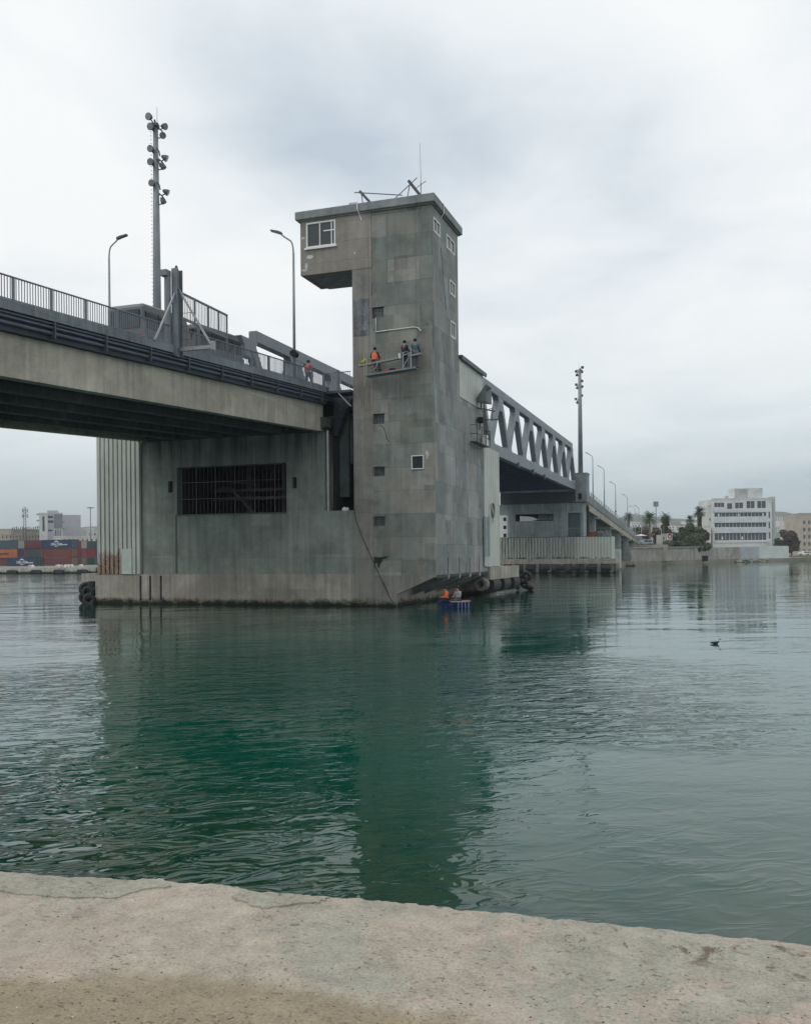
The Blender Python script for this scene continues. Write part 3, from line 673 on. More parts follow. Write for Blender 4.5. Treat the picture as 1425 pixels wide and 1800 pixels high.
for (x, z, rx, rz_) in ((-8.05, 22.05, .28, .12), (-8.3, 21.5, .1, .22), (-8.42, 21.25, .2, .07), (-8.5, 23.3, .15, .05), (-5.0, 21.95, .07, .07)):
    blotch('paint_daub', [(x-rx, z), (x-rx*.5, z+rz_), (x+rx*.6, z+rz_*.8), (x+rx, z), (x+rx*.3, z-rz_), (x-rx*.6, z-rz_*.7)], -.042, simple('filler_plaster', (.5, .5, .48), .9), .003, rough=.02)
blotch('paint_daub', [(-.45, 9.5), (-.3, 9.35), (-.35, 9.0), (-.5, 8.9), (-.42, 9.15), (-.52, 9.3)], -.001, simple('filler_plaster', (.5, .5, .48), .9), .003, rough=.03)
m = MB(); m.tube([(-3.63, -.05, 17.78), (-3.63, -.05, 16.93), (-1.15, -.05, 17.0), (-.9, -.05, 16.93), (-.72, -.06, 16.72)], .032, 8); m.build('drain_pipe', M_pvc, tower)
m = MB(); m.tube([(-4.7, -.29, 25.0), (-4.68, -.33, 24.5), (-4.6, -.1, 24.2), (-4.5, -.08, 23.9)], .035, 6); m.build('roof_drain', M_pvc, tower)
m = MB(); m.tube([(.3, 1.6, 24.9), (.3, 1.6, 24.3), (.1, 1.7, 24.1)], .03, 6); m.build('roof_drain', M_pvc, tower)
m = MB(); m.box(-5.3, -4.8, -.2, .4, 24.94, 25.04); m.build('roof_patch', simple('pale_mortar', (.5, .5, .47)), tower)

# ---- things on and against the tower
t_ = thing('whip_antenna', 'tall thin whip antenna standing on the flat tower roof', 'antenna', (-1.3, 2, 24.94))
m = MB(); m.tube([(-1.3, 2, 24.94), (-1.3, 2, 26.6)], .035, 6); m.build('mast', M_galv, t_)
m = MB(); m.tube([(-1.3, 2, 26.6), (-1.34, 2, 29.1)], [.022, .014], 5); m.build('whip', M_galv, t_)
t_ = thing('roof_rig', 'steel rig of two tilted beams tied by poles on the tower roof edge', 'roof rig', (-2.8, 1.2, 24.94))
m = MB(); m.beam((-4.0, .9, 25.0), (-5.0, .9, 26.15), .12, .16); m.tube([(-4.9, .9, 26.1), (-4.75, .9, 24.95)], .03, 5); m.build('davit', M_darksteel, t_)
m = MB(); m.beam((-.75, .9, 25.0), (-1.75, .9, 26.35), .12, .18); m.tube([(-1.65, .9, 26.2), (-1.9, .9, 24.95)], .03, 5); m.tube([(-1.3, .9, 25.8), (-.7, 1.2, 26.3)], .02, 5); m.build('davit', M_darksteel, t_)
m = MB(); m.tube([(-5.35, .9, 26.12), (-2.2, 1.0, 25.55)], .035, 6); m.build('tie_pole', M_mast, t_)
m = MB(); m.tube([(-3.1, 1.0, 25.1), (-1.2, .9, 26.45)], .03, 6); m.build('tie_pole', M_mast, t_)
m = MB(); m.ball((-3.9, .9, 25.0), .14); m.box(-1.0, -.6, .8, 1.2, 24.94, 25.1); m.build('counterweight', M_galv, t_)

# ---- people
def skin_mesh(name, verts, edges, radii, mat, parent, levels=1, root=0):
    me = bpy.data.meshes.new(name); me.from_pydata(verts, edges, []); me.materials.append(mat)
    o = bpy.data.objects.new(name, me); COL.objects.link(o)
    if parent is not None: o.parent = parent
    bm = bmesh.new(); bm.from_mesh(me); ly = bm.verts.layers.skin.verify(); bm.verts.ensure_lookup_table()
    for i, r in enumerate(radii): bm.verts[i][ly].radius = (r, r) if not isinstance(r, tuple) else r; bm.verts[i][ly].use_root = (i == root)
    bm.to_mesh(me); bm.free()
    a = o.modifiers.new('skin', 'SKIN'); a.use_smooth_shade = True
    b = o.modifiers.new('sub', 'SUBSURF'); b.levels = levels; b.render_levels = levels
    return o
def person(label, loc, rz, pose, top, trousers, group=None, vest=None, hat=None, hscale=1.0):
    """pose: dict of joint positions (x right, y forwards, z up) in metres"""
    t = thing('person', label, 'person', loc, rz, group); t.scale = (hscale,)*3
    J = pose; V = []; E_ = []; Rr = []
    def v(p, r): V.append(tuple(p)); Rr.append(r); return len(V)-1
    def e(a, b): E_.append((a, b))
    pel = v(J['pelvis'], .125); sp = v((Vector(J['pelvis'])+Vector(J['chest']))/2, .12); ch = v(J['chest'], (.15, .12)); nk = v(J['neck'], .055)
    hd = Vector(J['head']); h1 = v(hd-Vector((0, 0, .07)), .075); h2 = v(hd+Vector((0, 0, .04)), .095)
    for a, b in ((pel, sp), (sp, ch), (ch, nk), (nk, h1), (h1, h2)): e(a, b)
    f = Vector(J.get('face', (0, 1, 0))).normalized(); r_ = Vector((f.y, -f.x, 0))
    nose = v(hd+f*.115-Vector((0, 0, .03)), .012); e(h1, nose)
    up = {}; legs = {}
    for s in ('l', 'r'):
        sh = v(J['sh_'+s], .062); el = v(J['el_'+s], .045); wr = v(J['wr_'+s], .03); e(ch, sh); e(sh, el); e(el, wr)
        d = (Vector(J['wr_'+s])-Vector(J['el_'+s])).normalized(); side = d.cross(Vector((0, 0, 1))); side = side.normalized() if side.length > .1 else Vector((0, 1, 0))
        pm = v(Vector(J['wr_'+s])+d*.07, .034); e(wr, pm)
        for k, (o_, ln) in enumerate(((-.030, .065), (-.010, .08), (.010, .075), (.028, .06))):
            k1 = v(Vector(J['wr_'+s])+d*(.10+ln*.5)+side*o_, .009); k2 = v(Vector(J['wr_'+s])+d*(.10+ln)*.98+side*o_+Vector((0, 0, -.02)), .008); e(pm, k1); e(k1, k2)
        th = v(Vector(J['wr_'+s])+d*.08+side*.06, .010); e(wr, th)
        hp = v(J['hip_'+s], .095); kn = v(J['kn_'+s], .062); an = v(J['an_'+s], .04); to = v(J['to_'+s], .038); e(pel, hp); e(hp, kn); e(kn, an); e(an, to)
    skin_mesh('body', V, E_, Rr, M_skin, t)
    # jacket, trousers, shoes, hair as clothing shells
    def shell(name, chain, mat, root=0):
        vs = [tuple(Vector(p)) for p, r in chain[0]]; sk = [r for p, r in chain[0]]
        return skin_mesh(name, vs, chain[1], sk, mat, t, root=root)
    P_ = lambda n: Vector(J[n])
    shell('jacket', ([(P_('pelvis')+Vector((0, 0, .02)), .15), ((P_('pelvis')+P_('chest'))/2, .145), (P_('chest'), (.175, .145)), (P_('neck')-Vector((0, 0, .02)), .075),
                      (P_('sh_l'), .08), (P_('el_l'), .06), (P_('wr_l')*.9+P_('el_l')*.1, .045), (P_('sh_r'), .08), (P_('el_r'), .06), (P_('wr_r')*.9+P_('el_r')*.1, .045)],
                     [(0, 1), (1, 2), (2, 3), (2, 4), (4, 5), (5, 6), (2, 7), (7, 8), (8, 9)]), top)
    shell('trousers', ([(P_('pelvis'), .148), (P_('hip_l'), .112), (P_('kn_l'), .08), (P_('an_l')+Vector((0, 0, .03)), .06), (P_('hip_r'), .112), (P_('kn_r'), .08), (P_('an_r')+Vector((0, 0, .03)), .06)],
                       [(0, 1), (1, 2), (2, 3), (0, 4), (4, 5), (5, 6)]), trousers)
    if vest:
        m = MB(); c1 = P_('pelvis')+Vector((0, 0, .05)); c2 = P_('chest')+Vector((0, 0, .13))
        rings = [(0, .19, .165), (.35, .185, .16), (.7, .215, .165), (1, .15, .12)]; n = 14; vs = []
        for q_, a_, b_ in rings:
            c = c1.lerp(c2, q_)
            for k in range(n): vs.append((c.x+a_*math.cos(6.283*k/n), c.y+b_*math.sin(6.283*k/n), c.z))
        m.add(vs, [(j*n+k, j*n+(k+1) % n, (j+1)*n+(k+1) % n, (j+1)*n+k) for j in range(3) for k in range(n)]); o = m.build('vest', vest, t, True, world=False)
    for s in ('l', 'r'):
        m = MB(); a = P_('an_'+s); b = P_('to_'+s); m.beam(a-Vector((0, 0, .02)), b+(b-a).normalized()*.05-Vector((0, 0, .0)), .1, .09); m.build('shoe', M_black, t, world=False, bevel=.02)
    m = MB(); m.ball(hd+Vector((0, 0, .075))-f*.025, .115, (.95, 1.05, .85), 12, 8); m.build('hard_hat' if hat else 'hair', hat or M_hair, t, True, world=False)
    if hat: m = MB(); m.torus(hd+Vector((0, 0, .05)), (0, 0, 1), .125, .014); m.build('hat_brim', hat, t, world=False)
    m = MB()
    for s in (-1, 1): m.ball(hd+f*.088+r_*s*.033+Vector((0, 0, .005)), .012, n=6, m=4)
    m.build('eyes', M_black, t, world=False)
    m = MB(); m.beam(hd+f*.095-r_*.025-Vector((0, 0, .075)), hd+f*.095+r_*.025-Vector((0, 0, .075)), .01, .008); m.build('mouth', M_redcloth, t, world=False)
    return t
def standing(**k):
    p = dict(pelvis=(0, 0, .95), chest=(0, 0, 1.30), neck=(0, .01, 1.48), head=(0, .03, 1.61), face=(0, 1, 0),
             sh_l=(-.19, 0, 1.40), el_l=(-.25, .03, 1.12), wr_l=(-.24, .12, .88), sh_r=(.19, 0, 1.40), el_r=(.25, .03, 1.12), wr_r=(.24, .12, .88),
             hip_l=(-.09, 0, .9), kn_l=(-.11, .02, .49), an_l=(-.12, -.02, .08), to_l=(-.13, .12, .05), hip_r=(.09, 0, .9), kn_r=(.11, .02, .49), an_r=(.12, -.02, .08), to_r=(.13, .12, .05))
    p.update(k); return p
def seated(**k):        # origin at the seat height
    p = dict(pelvis=(0, 0, .10), chest=(0, .04, .46), neck=(0, .06, .64), head=(0, .10, .77), face=(0, 1, -.2),
             sh_l=(-.19, .03, .56), el_l=(-.27, .12, .30), wr_l=(-.18, .32, .28), sh_r=(.19, .03, .56), el_r=(.27, .12, .30), wr_r=(.18, .32, .28),
             hip_l=(-.1, .05, .08), kn_l=(-.14, .45, .10), an_l=(-.15, .42, -.33), to_l=(-.15, .56, -.37), hip_r=(.1, .05, .08), kn_r=(.14, .45, .10), an_r=(.15, .42, -.33), to_r=(.15, .56, -.37))
    p.update(k); return p
cradle = thing('hanging_cradle', 'narrow work cradle hanging on ropes against the tower face', 'work platform', (-2.4, -.7, 14.2))
zx = lambda x: 14.14+(x+3.96)*.075
m = MB(); m.add([(-3.96, -1.05, zx(-3.96)-.09), (-.8, -1.05, zx(-.8)-.09), (-.8, -.35, zx(-.8)-.09), (-3.96, -.35, zx(-3.96)-.09), (-3.96, -1.05, zx(-3.96)), (-.8, -1.05, zx(-.8)), (-.8, -.35, zx(-.8)), (-3.96, -.35, zx(-3.96))],
                 [(0, 3, 2, 1), (4, 5, 6, 7), (0, 1, 5, 4), (1, 2, 6, 5), (2, 3, 7, 6), (3, 0, 4, 7)]); m.build('deck', simple('cradle_deck', (.16, .19, .22), .5), cradle)
m = MB(); m.beam((-4.56, -.55, 14.78), (-.55, -.55, 15.22), .28, .10); m.build('plank', M_wood, cradle)
for x, z1 in ((-1.05, 15.55), (-3.9, 15.0), (-1.55, 15.3)):
    for y in ((-1.0,) if x != -3.9 else (-1.0, -.4)): m = MB(); m.beam((x, y, zx(x)), (x, y, z1), .05, .05); m.build('post', M_galv, cradle)
m = MB(); m.beam((-1.55, -1.0, 15.1), (-1.05, -1.0, 15.25), .04, .04); m.beam((-1.55, -1.0, 14.4), (-1.05, -1.0, 15.2), .03, .03); m.build('guard_rail', M_galv, cradle)
m = MB(); m.tube([(-4.1, -.9, 15.6), (-4.08, -.95, 14.8), (-4.05, -.95, 13.4)], .014, 5); m.tube([(-4.45, -.6, 15.1), (-4.1, -.9, 15.6)], .012, 5); m.build('yellow_rope', M_yellow, cradle)
for x in (-3.95, -.9):
    m = MB(); m.tube([(x, -.33, 25.0), (x, -.35, 24.9), (x, -.4, zx(x))], .007, 4); m.build('wire_rope', M_darksteel, cradle)
person('worker in an orange vest sitting on the cradle plank, back to the viewer', (-3.52, -.62, 14.93), 0, seated(), M_navy, M_denim, 'workers on the hanging cradle', vest=M_orange)
person('worker in black clothes standing at the right end of the cradle', (-1.55, -.72, zx(-1.55)), R(-15), standing(wr_l=(-.05, .32, 1.2), el_l=(-.26, .12, 1.15), wr_r=(.1, .36, 1.15), an_l=(-.13, .05, .08)), M_navy, M_navy, 'workers on the hanging cradle')
person('worker in a teal jacket behind the cradle post, nearest the tower corner', (-.95, -.5, zx(-.95)+.05), R(25), standing(wr_r=(.32, .28, 1.0)), M_teal, M_denim, 'workers on the hanging cradle')
m = MB(); m.tube([(-1.86, -.6, 15.02), (-1.86, -.6, 15.32)], [.11, .14], 12); tag(m.build('bucket', M_white), 'small white bucket standing on the cradle plank', 'bucket')
m = MB(); m.ball((-4.25, -.6, 15.0), .15, (1.1, 1, .7)); m.ball((-4.12, -.7, 15.1), .1); tag(m.build('coil_of_rope', M_yellow), 'yellow tool bundle on the left end of the cradle plank', 'rope bundle')
for i, (x, mm, lab, cat) in enumerate(((-2.75, M_redcloth, 'red bag lying on the cradle deck, left of the black box', 'bag'), (-2.3, M_black, 'black tool box on the cradle deck', 'tool box'), (-2.0, M_rust, 'rusty brown bag on the cradle deck beside the standing worker', 'bag'))):
    m = MB(); m.ball((x, -.7, zx(x)+.09), .17, (1.1, .8, .55)) if cat == 'bag' else m.box(x-.18, x+.18, -.85, -.6, zx(x)+.001, zx(x)+.18)
    tag(m.build('tool_bag' if cat == 'bag' else 'tool_box', mm, bevel=.02 if cat != 'bag' else 0, smooth=(cat == 'bag')), lab, cat)
m = MB(); m.tube([(-3.3, -.9, 14.95), (-3.2, -1.0, 14.7), (-3.4, -1.05, 14.4), (-3.3, -1.0, 14.25)], .02, 5); tag(m.build('hose_end', M_galv), 'short pale hose hanging from the plank over the cradle deck', 'hose')
m = MB(); P_h = [(-5.16, -.06, 5.95), (-5.0, -.1, 5.2), (-4.5, -.12, 4.0), (-3.9, -.12, 2.75), (-3.55, -.13, 2.0), (-2.9, -.2, .7), (-2.5, -.3, .12), (-2.1, -.6, -.05), (-1.2, -.7, .05), (-.5, -.6, .35), (-.2, -.4, .8)]
m.tube(P_h, .026, 6); tag(m.build('mooring_rope', M_hose), 'dark green rope running diagonally down the tower foot to the boat', 'rope')
# small blue work boat
boat = thing('work_boat', 'small blue work boat moored under the tower overhang', 'boat', (1.45, -.5, 0), TH+R(6)); boat.scale = (.72, .8, .85)
def hull():
    m = MB(); st = [(-1.25, .25, .42, .05), (-.9, .5, .40, -.1), (0, .62, .36, -.15), (.8, .60, .38, -.12), (1.15, .5, .42, -.05)]
    vs = []
    for x, hw, zt, zb in st: vs += [(x, -hw, zt), (x, -hw*.6, zb), (x, hw*.6, zb), (x, hw, zt), (x, hw-.08, zt), (x, hw*.55, zb+.12), (x, -hw*.55, zb+.12), (x, -hw+.08, zt)]
    n = 8; fs = [(i*n+k, (i+1)*n+k, (i+1)*n+(k+1) % n, i*n+(k+1) % n) for i in range(len(st)-1) for k in range(n)]+[tuple(range(n)), tuple((len(st)-1)*n+k for k in range(n-1, -1, -1))]
    m.add(vs, fs); m.add([vs[0], vs[1], vs[2], vs[3], (-1.6, 0, .5), (-1.45, 0, .1)], [(0, 4, 5, 1), (2, 5, 4, 3), (0, 3, 4), (1, 5, 2)]); return m
hull().build('hull', M_hullblue, boat, world=False)
m = MB(); m.tube([(-.5, -.62, .44), (.3, -.63, .43), (1.15, -.53, .47)], .035, 6); m.tube([(-.5, .62, .44), (.3, .63, .43), (1.15, .53, .47)], .035, 6); m.build('gunwale', simple('salmon_rail', (.50, .26, .2)), boat, world=False)
m = MB(); 
for k in range(4): m.beam((.1+k*.28, -.66, .02), (.1+k*.28, -.655, .4), .07, .02)
m.build('hull_stripe', simple('pale_blue', (.14, .18, .34)), boat, world=False)
m = MB(); m.box(-.2, .05, -.5, .5, .26, .30); m.box(.65, .9, -.5, .5, .26, .30); m.build('thwart', M_wood, boat, world=False)
person('worker in an orange jacket sitting in the blue boat', (0.93, -.58, .34), R(120), seated(), M_orange, M_navy, 'people in the blue boat')
person('worker in a grey jacket sitting in the blue boat behind the orange one', (1.58, -.38, .36), R(150), seated(), M_greycloth, M_denim, 'people in the blue boat')
# fenders
def fender(y, mat, lab, L_=1.9, r=.62, x=-.75, z=.72):
    t = thing('rubber_fender', lab, 'fender', (x, y, 0), 0, 'cylindrical fenders under the plinth cap')
    m = MB(); m.hollow((x, y, z), (x, y+L_, z), r, r*.5, 24); m.build('tube', mat, t, False, bevel=.04)
    for yy in (y+.35, y+L_-.4):
        m = MB()
        for k in range(7): m.torus((x-.3, yy, z+r*.7+k*.11), ((1, 0, 0) if k % 2 else (0, 1, 0)), .06, .018, 8, 5)
        m.build('chain', M_rust, t)
    return t
fender(12.4, M_rubberworn, 'pale worn cylinder fender beside the blue boat', 1.0, .5, -.35, .95)
fender(14.6, M_rubber, 'first black cylinder fender right of the worn pale one', 2.3, .66, -.45, .85)
fender(18.2, M_rubber, 'second black cylinder fender right of the worn pale one', 2.3, .66, -.45, .85)
fender(21.8, M_rubber, 'last black cylinder fender, next to the tyre bundle', 2.3, .66, -.45, .85)
def tyre_bundle(loc, lab, seeds, big=None, rr=.42):
    t = thing('tyre_bundle', lab, 'tyres', loc)
    for (x, y, z, ax) in seeds:
        m = MB(); m.torus((x, y, z), ax, rr*.72, rr*.34, 22, 10); m.build('tyre', M_rubber, t, True)
    return t
TB = 1.4
tyre_bundle((0, 25.7, 0), 'dark bundle of tyres at the far right corner of the plinth', [(-.4, 25.3, 1.5, (1, .3, .2)), (.1, 25.8, .95, (.4, 1, .1)), (.1, 26.3, .5, (.3, .8, .6)), (-.5, 25.9, .45, (1, 0, .3)), (.45, 25.7, 1.25, (.2, 1, .2)), (.5, 26.2, .25, (.1, .4, 1))])
tyre_bundle((-25.3, .4, 0), 'black tyres hanging at the left corner of the plinth', [(-25.25, -.1, 1.0, (.8, -1, .3)), (-25.3, -.05, .42, (.6, -1, -.2)), (-24.95, -.25, .75, (.2, -1, 0)), (-24.85, -.25, .25, (.3, -1, 0))], rr=.46)
t_ = thing('rubber_fender', 'upright black fender tube at the left corner of the plinth', 'fender', (-24.9, 0, 0))
m = MB(); m.hollow((-24.85, .15, -.4), (-24.85, .15, 1.52), .36, .2, 20); m.build('tube', M_rubber, t_)
m = MB(); m.tube([(-24.9, -.22, .7), (-24.2, -.2, 1.25)], .02, 5); m.tube([(-25.1, -.2, .5), (-24.2, -.2, .45)], .02, 5); m.build('chain', M_galv, t_)
m = MB()
for k in range(3): m.torus((.25, 14.1, 6.45), (1, .06*k, .05*k), .55-.03*k, .03, 26, 6)
m.tube([(.22, 14.1, 5.9), (.2, 14.3, 5.6), (.2, 13.9, 5.5)], .03, 6)
tag(m.build('hose_coil', simple('coil_grey', (.16, .17, .16))), 'coiled dark hose hanging on the pale cladding', 'hose')
# loudspeaker horn and inspection basket on the side of the machine house
t_ = thing('horn_speaker', 'large grey horn on a bracket at the upper right of the tower', 'loudspeaker', (.3, 10.6, 14.3))
m = MB(); vs = [(0.1, 10.3, 14.0), (.1, 10.8, 14.0), (.1, 10.8, 14.4), (.1, 10.3, 14.4), (.9, 9.6, 13.9), (.9, 11.3, 13.9), (.9, 11.3, 15.1), (.9, 9.6, 15.1)]
m.add(vs, [(0, 1, 2, 3), (0, 1, 5, 4), (1, 2, 6, 5), (2, 3, 7, 6), (3, 0, 4, 7)]); m.build('horn', M_mast, t_)
m = MB(); m.tube([(.0, 10.4, 13.6), (1.0, 11.8, 13.5)], .05, 6); m.tube([(0, 12.3, 13.0), (1.0, 13.2, 13.1)], .05, 6); m.tube([(.3, 10.6, 13.6), (.3, 10.6, 14.1)], .06, 6); m.tube([(.5, 11.1, 13.5), (.6, 12.8, 13.9), (.5, 13.0, 13.0)], .03, 5); m.build('bracket', M_darksteel, t_)
t_ = thing('inspection_basket', 'railed inspection basket fixed to the tower side above the pale cladding', 'platform', (.5, 11.3, 10.8))
m = MB(); m.box(.06, .6, 8.3, 12.0, 10.92, 10.97); m.build('floor', M_darksteel, t_)
m = MB()
for y in (8.3, 9.6, 10.8, 12.0): m.tube([(.58, y, 10.97), (.58, y, 12.1)], .026, 6)
for z in (11.5, 12.1): m.tube([(.1, 8.3, z), (.58, 8.3, z), (.58, 12.0, z), (.1, 12.0, z)], .024, 6); m.build('guard_rail', M_darksteel, t_)
m = MB(); m.box(.15, .5, 11.3, 11.8, 10.98, 11.75); m.build('cabinet', M_white, t_)
m = MB(); m.box(.1, .5, 10.2, 10.6, 12.5, 12.9); m.tube([(.2, 10.4, 12.0), (.3, 10.4, 12.6)], .04, 6); m.build('lamp', M_black, t_)

# ================================================================== APPROACH VIADUCT (left)
zc = lambda y: 13.73+.0605*y if y < 8 else 13.73+.0605*8+.045*(y-8)
YS = [-60+2*i for i in range(31)]
ap = thing('approach_viaduct', 'concrete approach viaduct with deep girders crossing from upper left onto the pier', 'bridge', (-14, -30, 0))
YS2 = YS[:-1]+[0.1]; YSL = YS+[2, 4, 6, 8, 9.8]
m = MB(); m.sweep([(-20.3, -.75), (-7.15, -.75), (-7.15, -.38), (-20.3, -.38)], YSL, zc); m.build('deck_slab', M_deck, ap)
m = MB(); m.sweep([(-20.25, -.37), (-7.15, -.37), (-7.15, -.33), (-20.25, -.33)], YSL, zc); m.build('road_surface', M_road, ap)
m = MB(); m.sweep([(-7.15, -.36), (-6.85, -.36), (-6.85, 0), (-7.15, 0)], YS2, zc); m.sweep([(-20.6, -.52), (-20.3, -.52), (-20.3, 0), (-20.6, 0)], YSL, zc); m.build('kerb', M_curb, ap)
m = MB(); m.sweep([(-8.9, -.33), (-7.16, -.33), (-7.16, -.18), (-8.9, -.18)], YSL, zc); m.build('sidewalk', M_curb, ap)
m = MB(); m.sweep([(-7.30, -1.05), (-7.05, -1.05), (-6.97, -.363), (-7.30, -.363)], YS2, zc); m.build('fascia', simple('dark_fascia', (.045, .058, .075), .8, 0, .25, .6), ap)
for k, (x, z, r) in enumerate(((-6.88, -.46, .03), (-6.90, -.60, .05), (-6.95, -.80, .07))):
    m = MB(); m.tube([(x, y, zc(y)+z) for y in YS2], r, 8); m.build('service_pipe', M_pipe, ap)
for y in range(-58, 0, 3): m = MB(); m.box(-7.0, -6.80, y-.03, y+.03, zc(y)-1.0, zc(y)-.37); m.build('pipe_bracket', M_darksteel, ap)
zb = lambda y: 11.0+.0556*y
for k in range(6):
    x = -7.30-k*2.6
    g_ = MB()
    n = len(YS2)
    for (pr) in ([(-.0, 0, 0.42), (-.45, 0, .42)],):
        vs = []
        for y in YS2:
            b = zb(y)-zc(y); t0 = -.77 if k else -1.06
            for (dx, dz) in ((0, b), (0, b+.35) if k else (0, b+1.0), (-.12, b+.5) if k else (0, -1.06), (-.12, t0), (-.42, t0), (-.42, b+.5), (-.55, b+.35), (-.55, b)):
                vs.append((x+dx, y, zc(y)+dz))
        g_.add(vs, [(i*8+j, (i+1)*8+j, (i+1)*8+(j+1) % 8, i*8+(j+1) % 8) for i in range(n-1) for j in range(8)]+[tuple(range(8)), tuple((n-1)*8+j for j in range(7, -1, -1))])
    g_.build('girder', M_girder if k in (0, 5) else concrete(f'shaded_girder_{k}', (.075, .08, .09), (.095, .10, .11), (9, 4), .1, .2), ap)  # inner girders carry the under-deck shade as a darker concrete colour
for y in (-.35, -20, -40): m = MB(); m.box(-20.0, -7.4, y-.2, y+.2, zb(y)+(.03 if y > -1 else .4), zc(y)-.76); m.build('diaphragm', M_deck, ap)
m = MB(); m.prism([(-7.5, 10.98), (-6.95, 11.25), (-6.95, 11.8), (-7.5, 11.9)], 'y', -.3, .55); m.build('bearing_block', simple('mossy_block', (.06, .07, .05), .9), ap)
m = MB(); m.prism([(-7.2, 13.3), (-5.9, 13.3), (-6.6, 12.0), (-7.0, 10.9), (-7.25, 10.9)], 'y', 1.6, 2.0); m.box(-7.2, -5.3, 2.2, 7.0, 12.6, 13.3); m.build('end_bracket', M_deck, ap)
# railing
rl = thing('bridge_railing', 'long grey metal railing of upright bars along the near edge of the approach viaduct', 'railing', (-7, -30, 0))
PY = []; y = -58.0
y = -19.18-1.93*20
while y < -18: PY.append(y); y += 1.93
y = -15.3
while y < -.6: PY.append(y); y += 1.88
PY.append(-.35)
allp = sorted(PY)
m = MB(); m.tube([(-7.0, y_, zc(y_)+.86) for y_ in YS2], .035, 8); m.build('top_rail', M_rail, rl)
for y in allp:
    m = MB(); m.box(-7.04, -6.96, y-.04, y+.04, zc(y)-.02, zc(y)+.85); m.build('post', M_rail, rl)
for a, b in zip(allp, allp[1:]):
    m = MB(); n = max(2, int((b-a)/.135))
    for k in range(1, n):
        y = a+(b-a)*k/n; m.box(-7.012, -6.988, y-.012, y+.012, zc(y)+.06, zc(y)+.84)
    m.beam((-7.0, a+.05, zc(a+.05)+.07), (-7.0, b-.05, zc(b-.05)+.07), .03, .03)
    m.build('bar_panel', M_rail, rl)
rf_ = thing('bridge_railing', 'low grey railing along the far edge of the approach viaduct', 'railing', (-20.45, -30, 0))
m = MB(); m.tube([(-20.45, y_, zc(y_)+.86) for y_ in YSL], .035, 6); m.build('top_rail', M_rail, rf_)
for y in range(-58, 10, 3): m = MB(); m.box(-20.5, -20.4, y-.05, y+.05, zc(y)-.02, zc(y)+.85); m.build('post', M_rail, rf_)
m = MB()
y = -58
while y < 9: m.box(-20.46, -20.44, y-.012, y+.012, zc(y), zc(y)+.84); y += .2
m.build('bar_panel', M_rail, rf_)
# gate frame and raised gate
gt = thing('barrier_gantry', 'tall twin steel gate post with sloping braces and an outrigger on the bridge edge', 'gate post', (-7.1, -17.2, 12.6))
def ibeam(mb, x, y, z0, z1, w=.3, d=.34):
    mb.box(x-w/2, x+w/2, y-d/2, y-d/2+.03, z0, z1); mb.box(x-w/2, x+w/2, y+d/2-.03, y+d/2, z0, z1); mb.box(x-.015, x+.015, y-d/2+.03, y+d/2-.03, z0, z1)
m = MB(); ibeam(m, -6.82, -16.95, 12.2, 16.15, .30, .45); m.build('post', M_steel, gt)
m = MB(); m.tube([(-7.1, -17.28, 12.6), (-7.1, -17.28, 15.75)], .15, 12); m.build('post', M_steel, gt)
m = MB(); m.box(-7.32, -6.98, -17.55, -17.18, 15.75, 16.02); m.build('head_plate', M_steel, gt)
m = MB(); m.tube([(-6.85, -16.95, 16.15), (-6.85, -16.95, 16.32)], [.09, .05], 8); m.build('lamp_cap', M_darksteel, gt)
m = MB(); m.beam((-6.8, -17.1, 15.1), (-6.8, -18.75, 12.55), .07, .07); m.build('brace', M_galv, gt)
m = MB(); m.beam((-6.75, -16.95, 15.25), (-5.1, -16.95, 12.62), .07, .08); m.build('brace', M_galv, gt)
m = MB(); m.beam((-6.9, -16.95, 12.5), (-4.95, -16.95, 12.5), .14, .16); m.box(-5.05, -4.93, -17.05, -16.85, 12.35, 12.75); m.build('outrigger', M_galv, gt)
m = MB()
for k in range(7): m.beam((-6.6+.22*k, -16.9, 12.6), (-6.6+.22*k, -16.9, 15.0-.34*k), .018, .018)
for k in range(3): m.beam((-6.65, -16.9, 12.95+.6*k), (-5.3-.38*k, -16.9, 12.95+.6*k), .02, .02)
m.build('mesh_infill', simple('rusty_mesh', (.15, .12, .11), .7, .2), gt)
gp = thing('raised_barrier', 'tall barred gate panel held above the railing right of the twin gate post', 'gate', (-7.2, -14.3, 14.2))
m = MB(); m.beam((-7.2, -16.75, 15.38), (-7.2, -11.85, 15.36), .07, .09); m.beam((-7.2, -16.75, 14.22), (-7.2, -11.85, 14.22), .06, .12); m.build('frame', M_rail, gp)
for y in (-16.2, -14.9, -13.7, -12.7, -11.9): m = MB(); m.beam((-7.2, y, 13.0 if y in (-16.2, -11.9) else 14.2), (-7.2, y, 15.35), .07, .06); m.build('post', M_rail, gp)
m = MB(); y = -16.7
while y < -11.9: m.box(-7.21, -7.19, y-.012, y+.012, 14.25, 15.35); y += .135
m.build('bar_panel', M_rail, gp)
# walkway between viaduct and tower
wk = thing('walkway', 'short steel footbridge with a barred railing joining the viaduct to the tower', 'footbridge', (-6.2, 0, 13.3))
m = MB(); m.box(-7.15, -5.21, -.35, 1.1, 13.28, 13.44); m.build('deck', M_darksteel, wk)
m = MB(); m.beam((-6.05, -.3, 13.25), (-5.22, -.3, 12.4), .08, .08); m.build('brace', M_galv, wk)
m = MB(); m.tube([(-7.1, -.32, 14.56), (-5.22, -.32, 14.56)], .03, 6); m.build('top_rail', M_rail, wk)
for x in (-7.05, -6.1): m = MB(); m.box(x-.06, x+.06, -.36, -.26, 13.44, 14.6 if x < -7 else 14.72); m.build('post', M_rail, wk)
m = MB()
for k in range(13): m.box(-6.98+.14*k, -6.955+.14*k, -.33, -.31, 13.44, 14.55)
m.build('bar_panel', M_rail, wk)

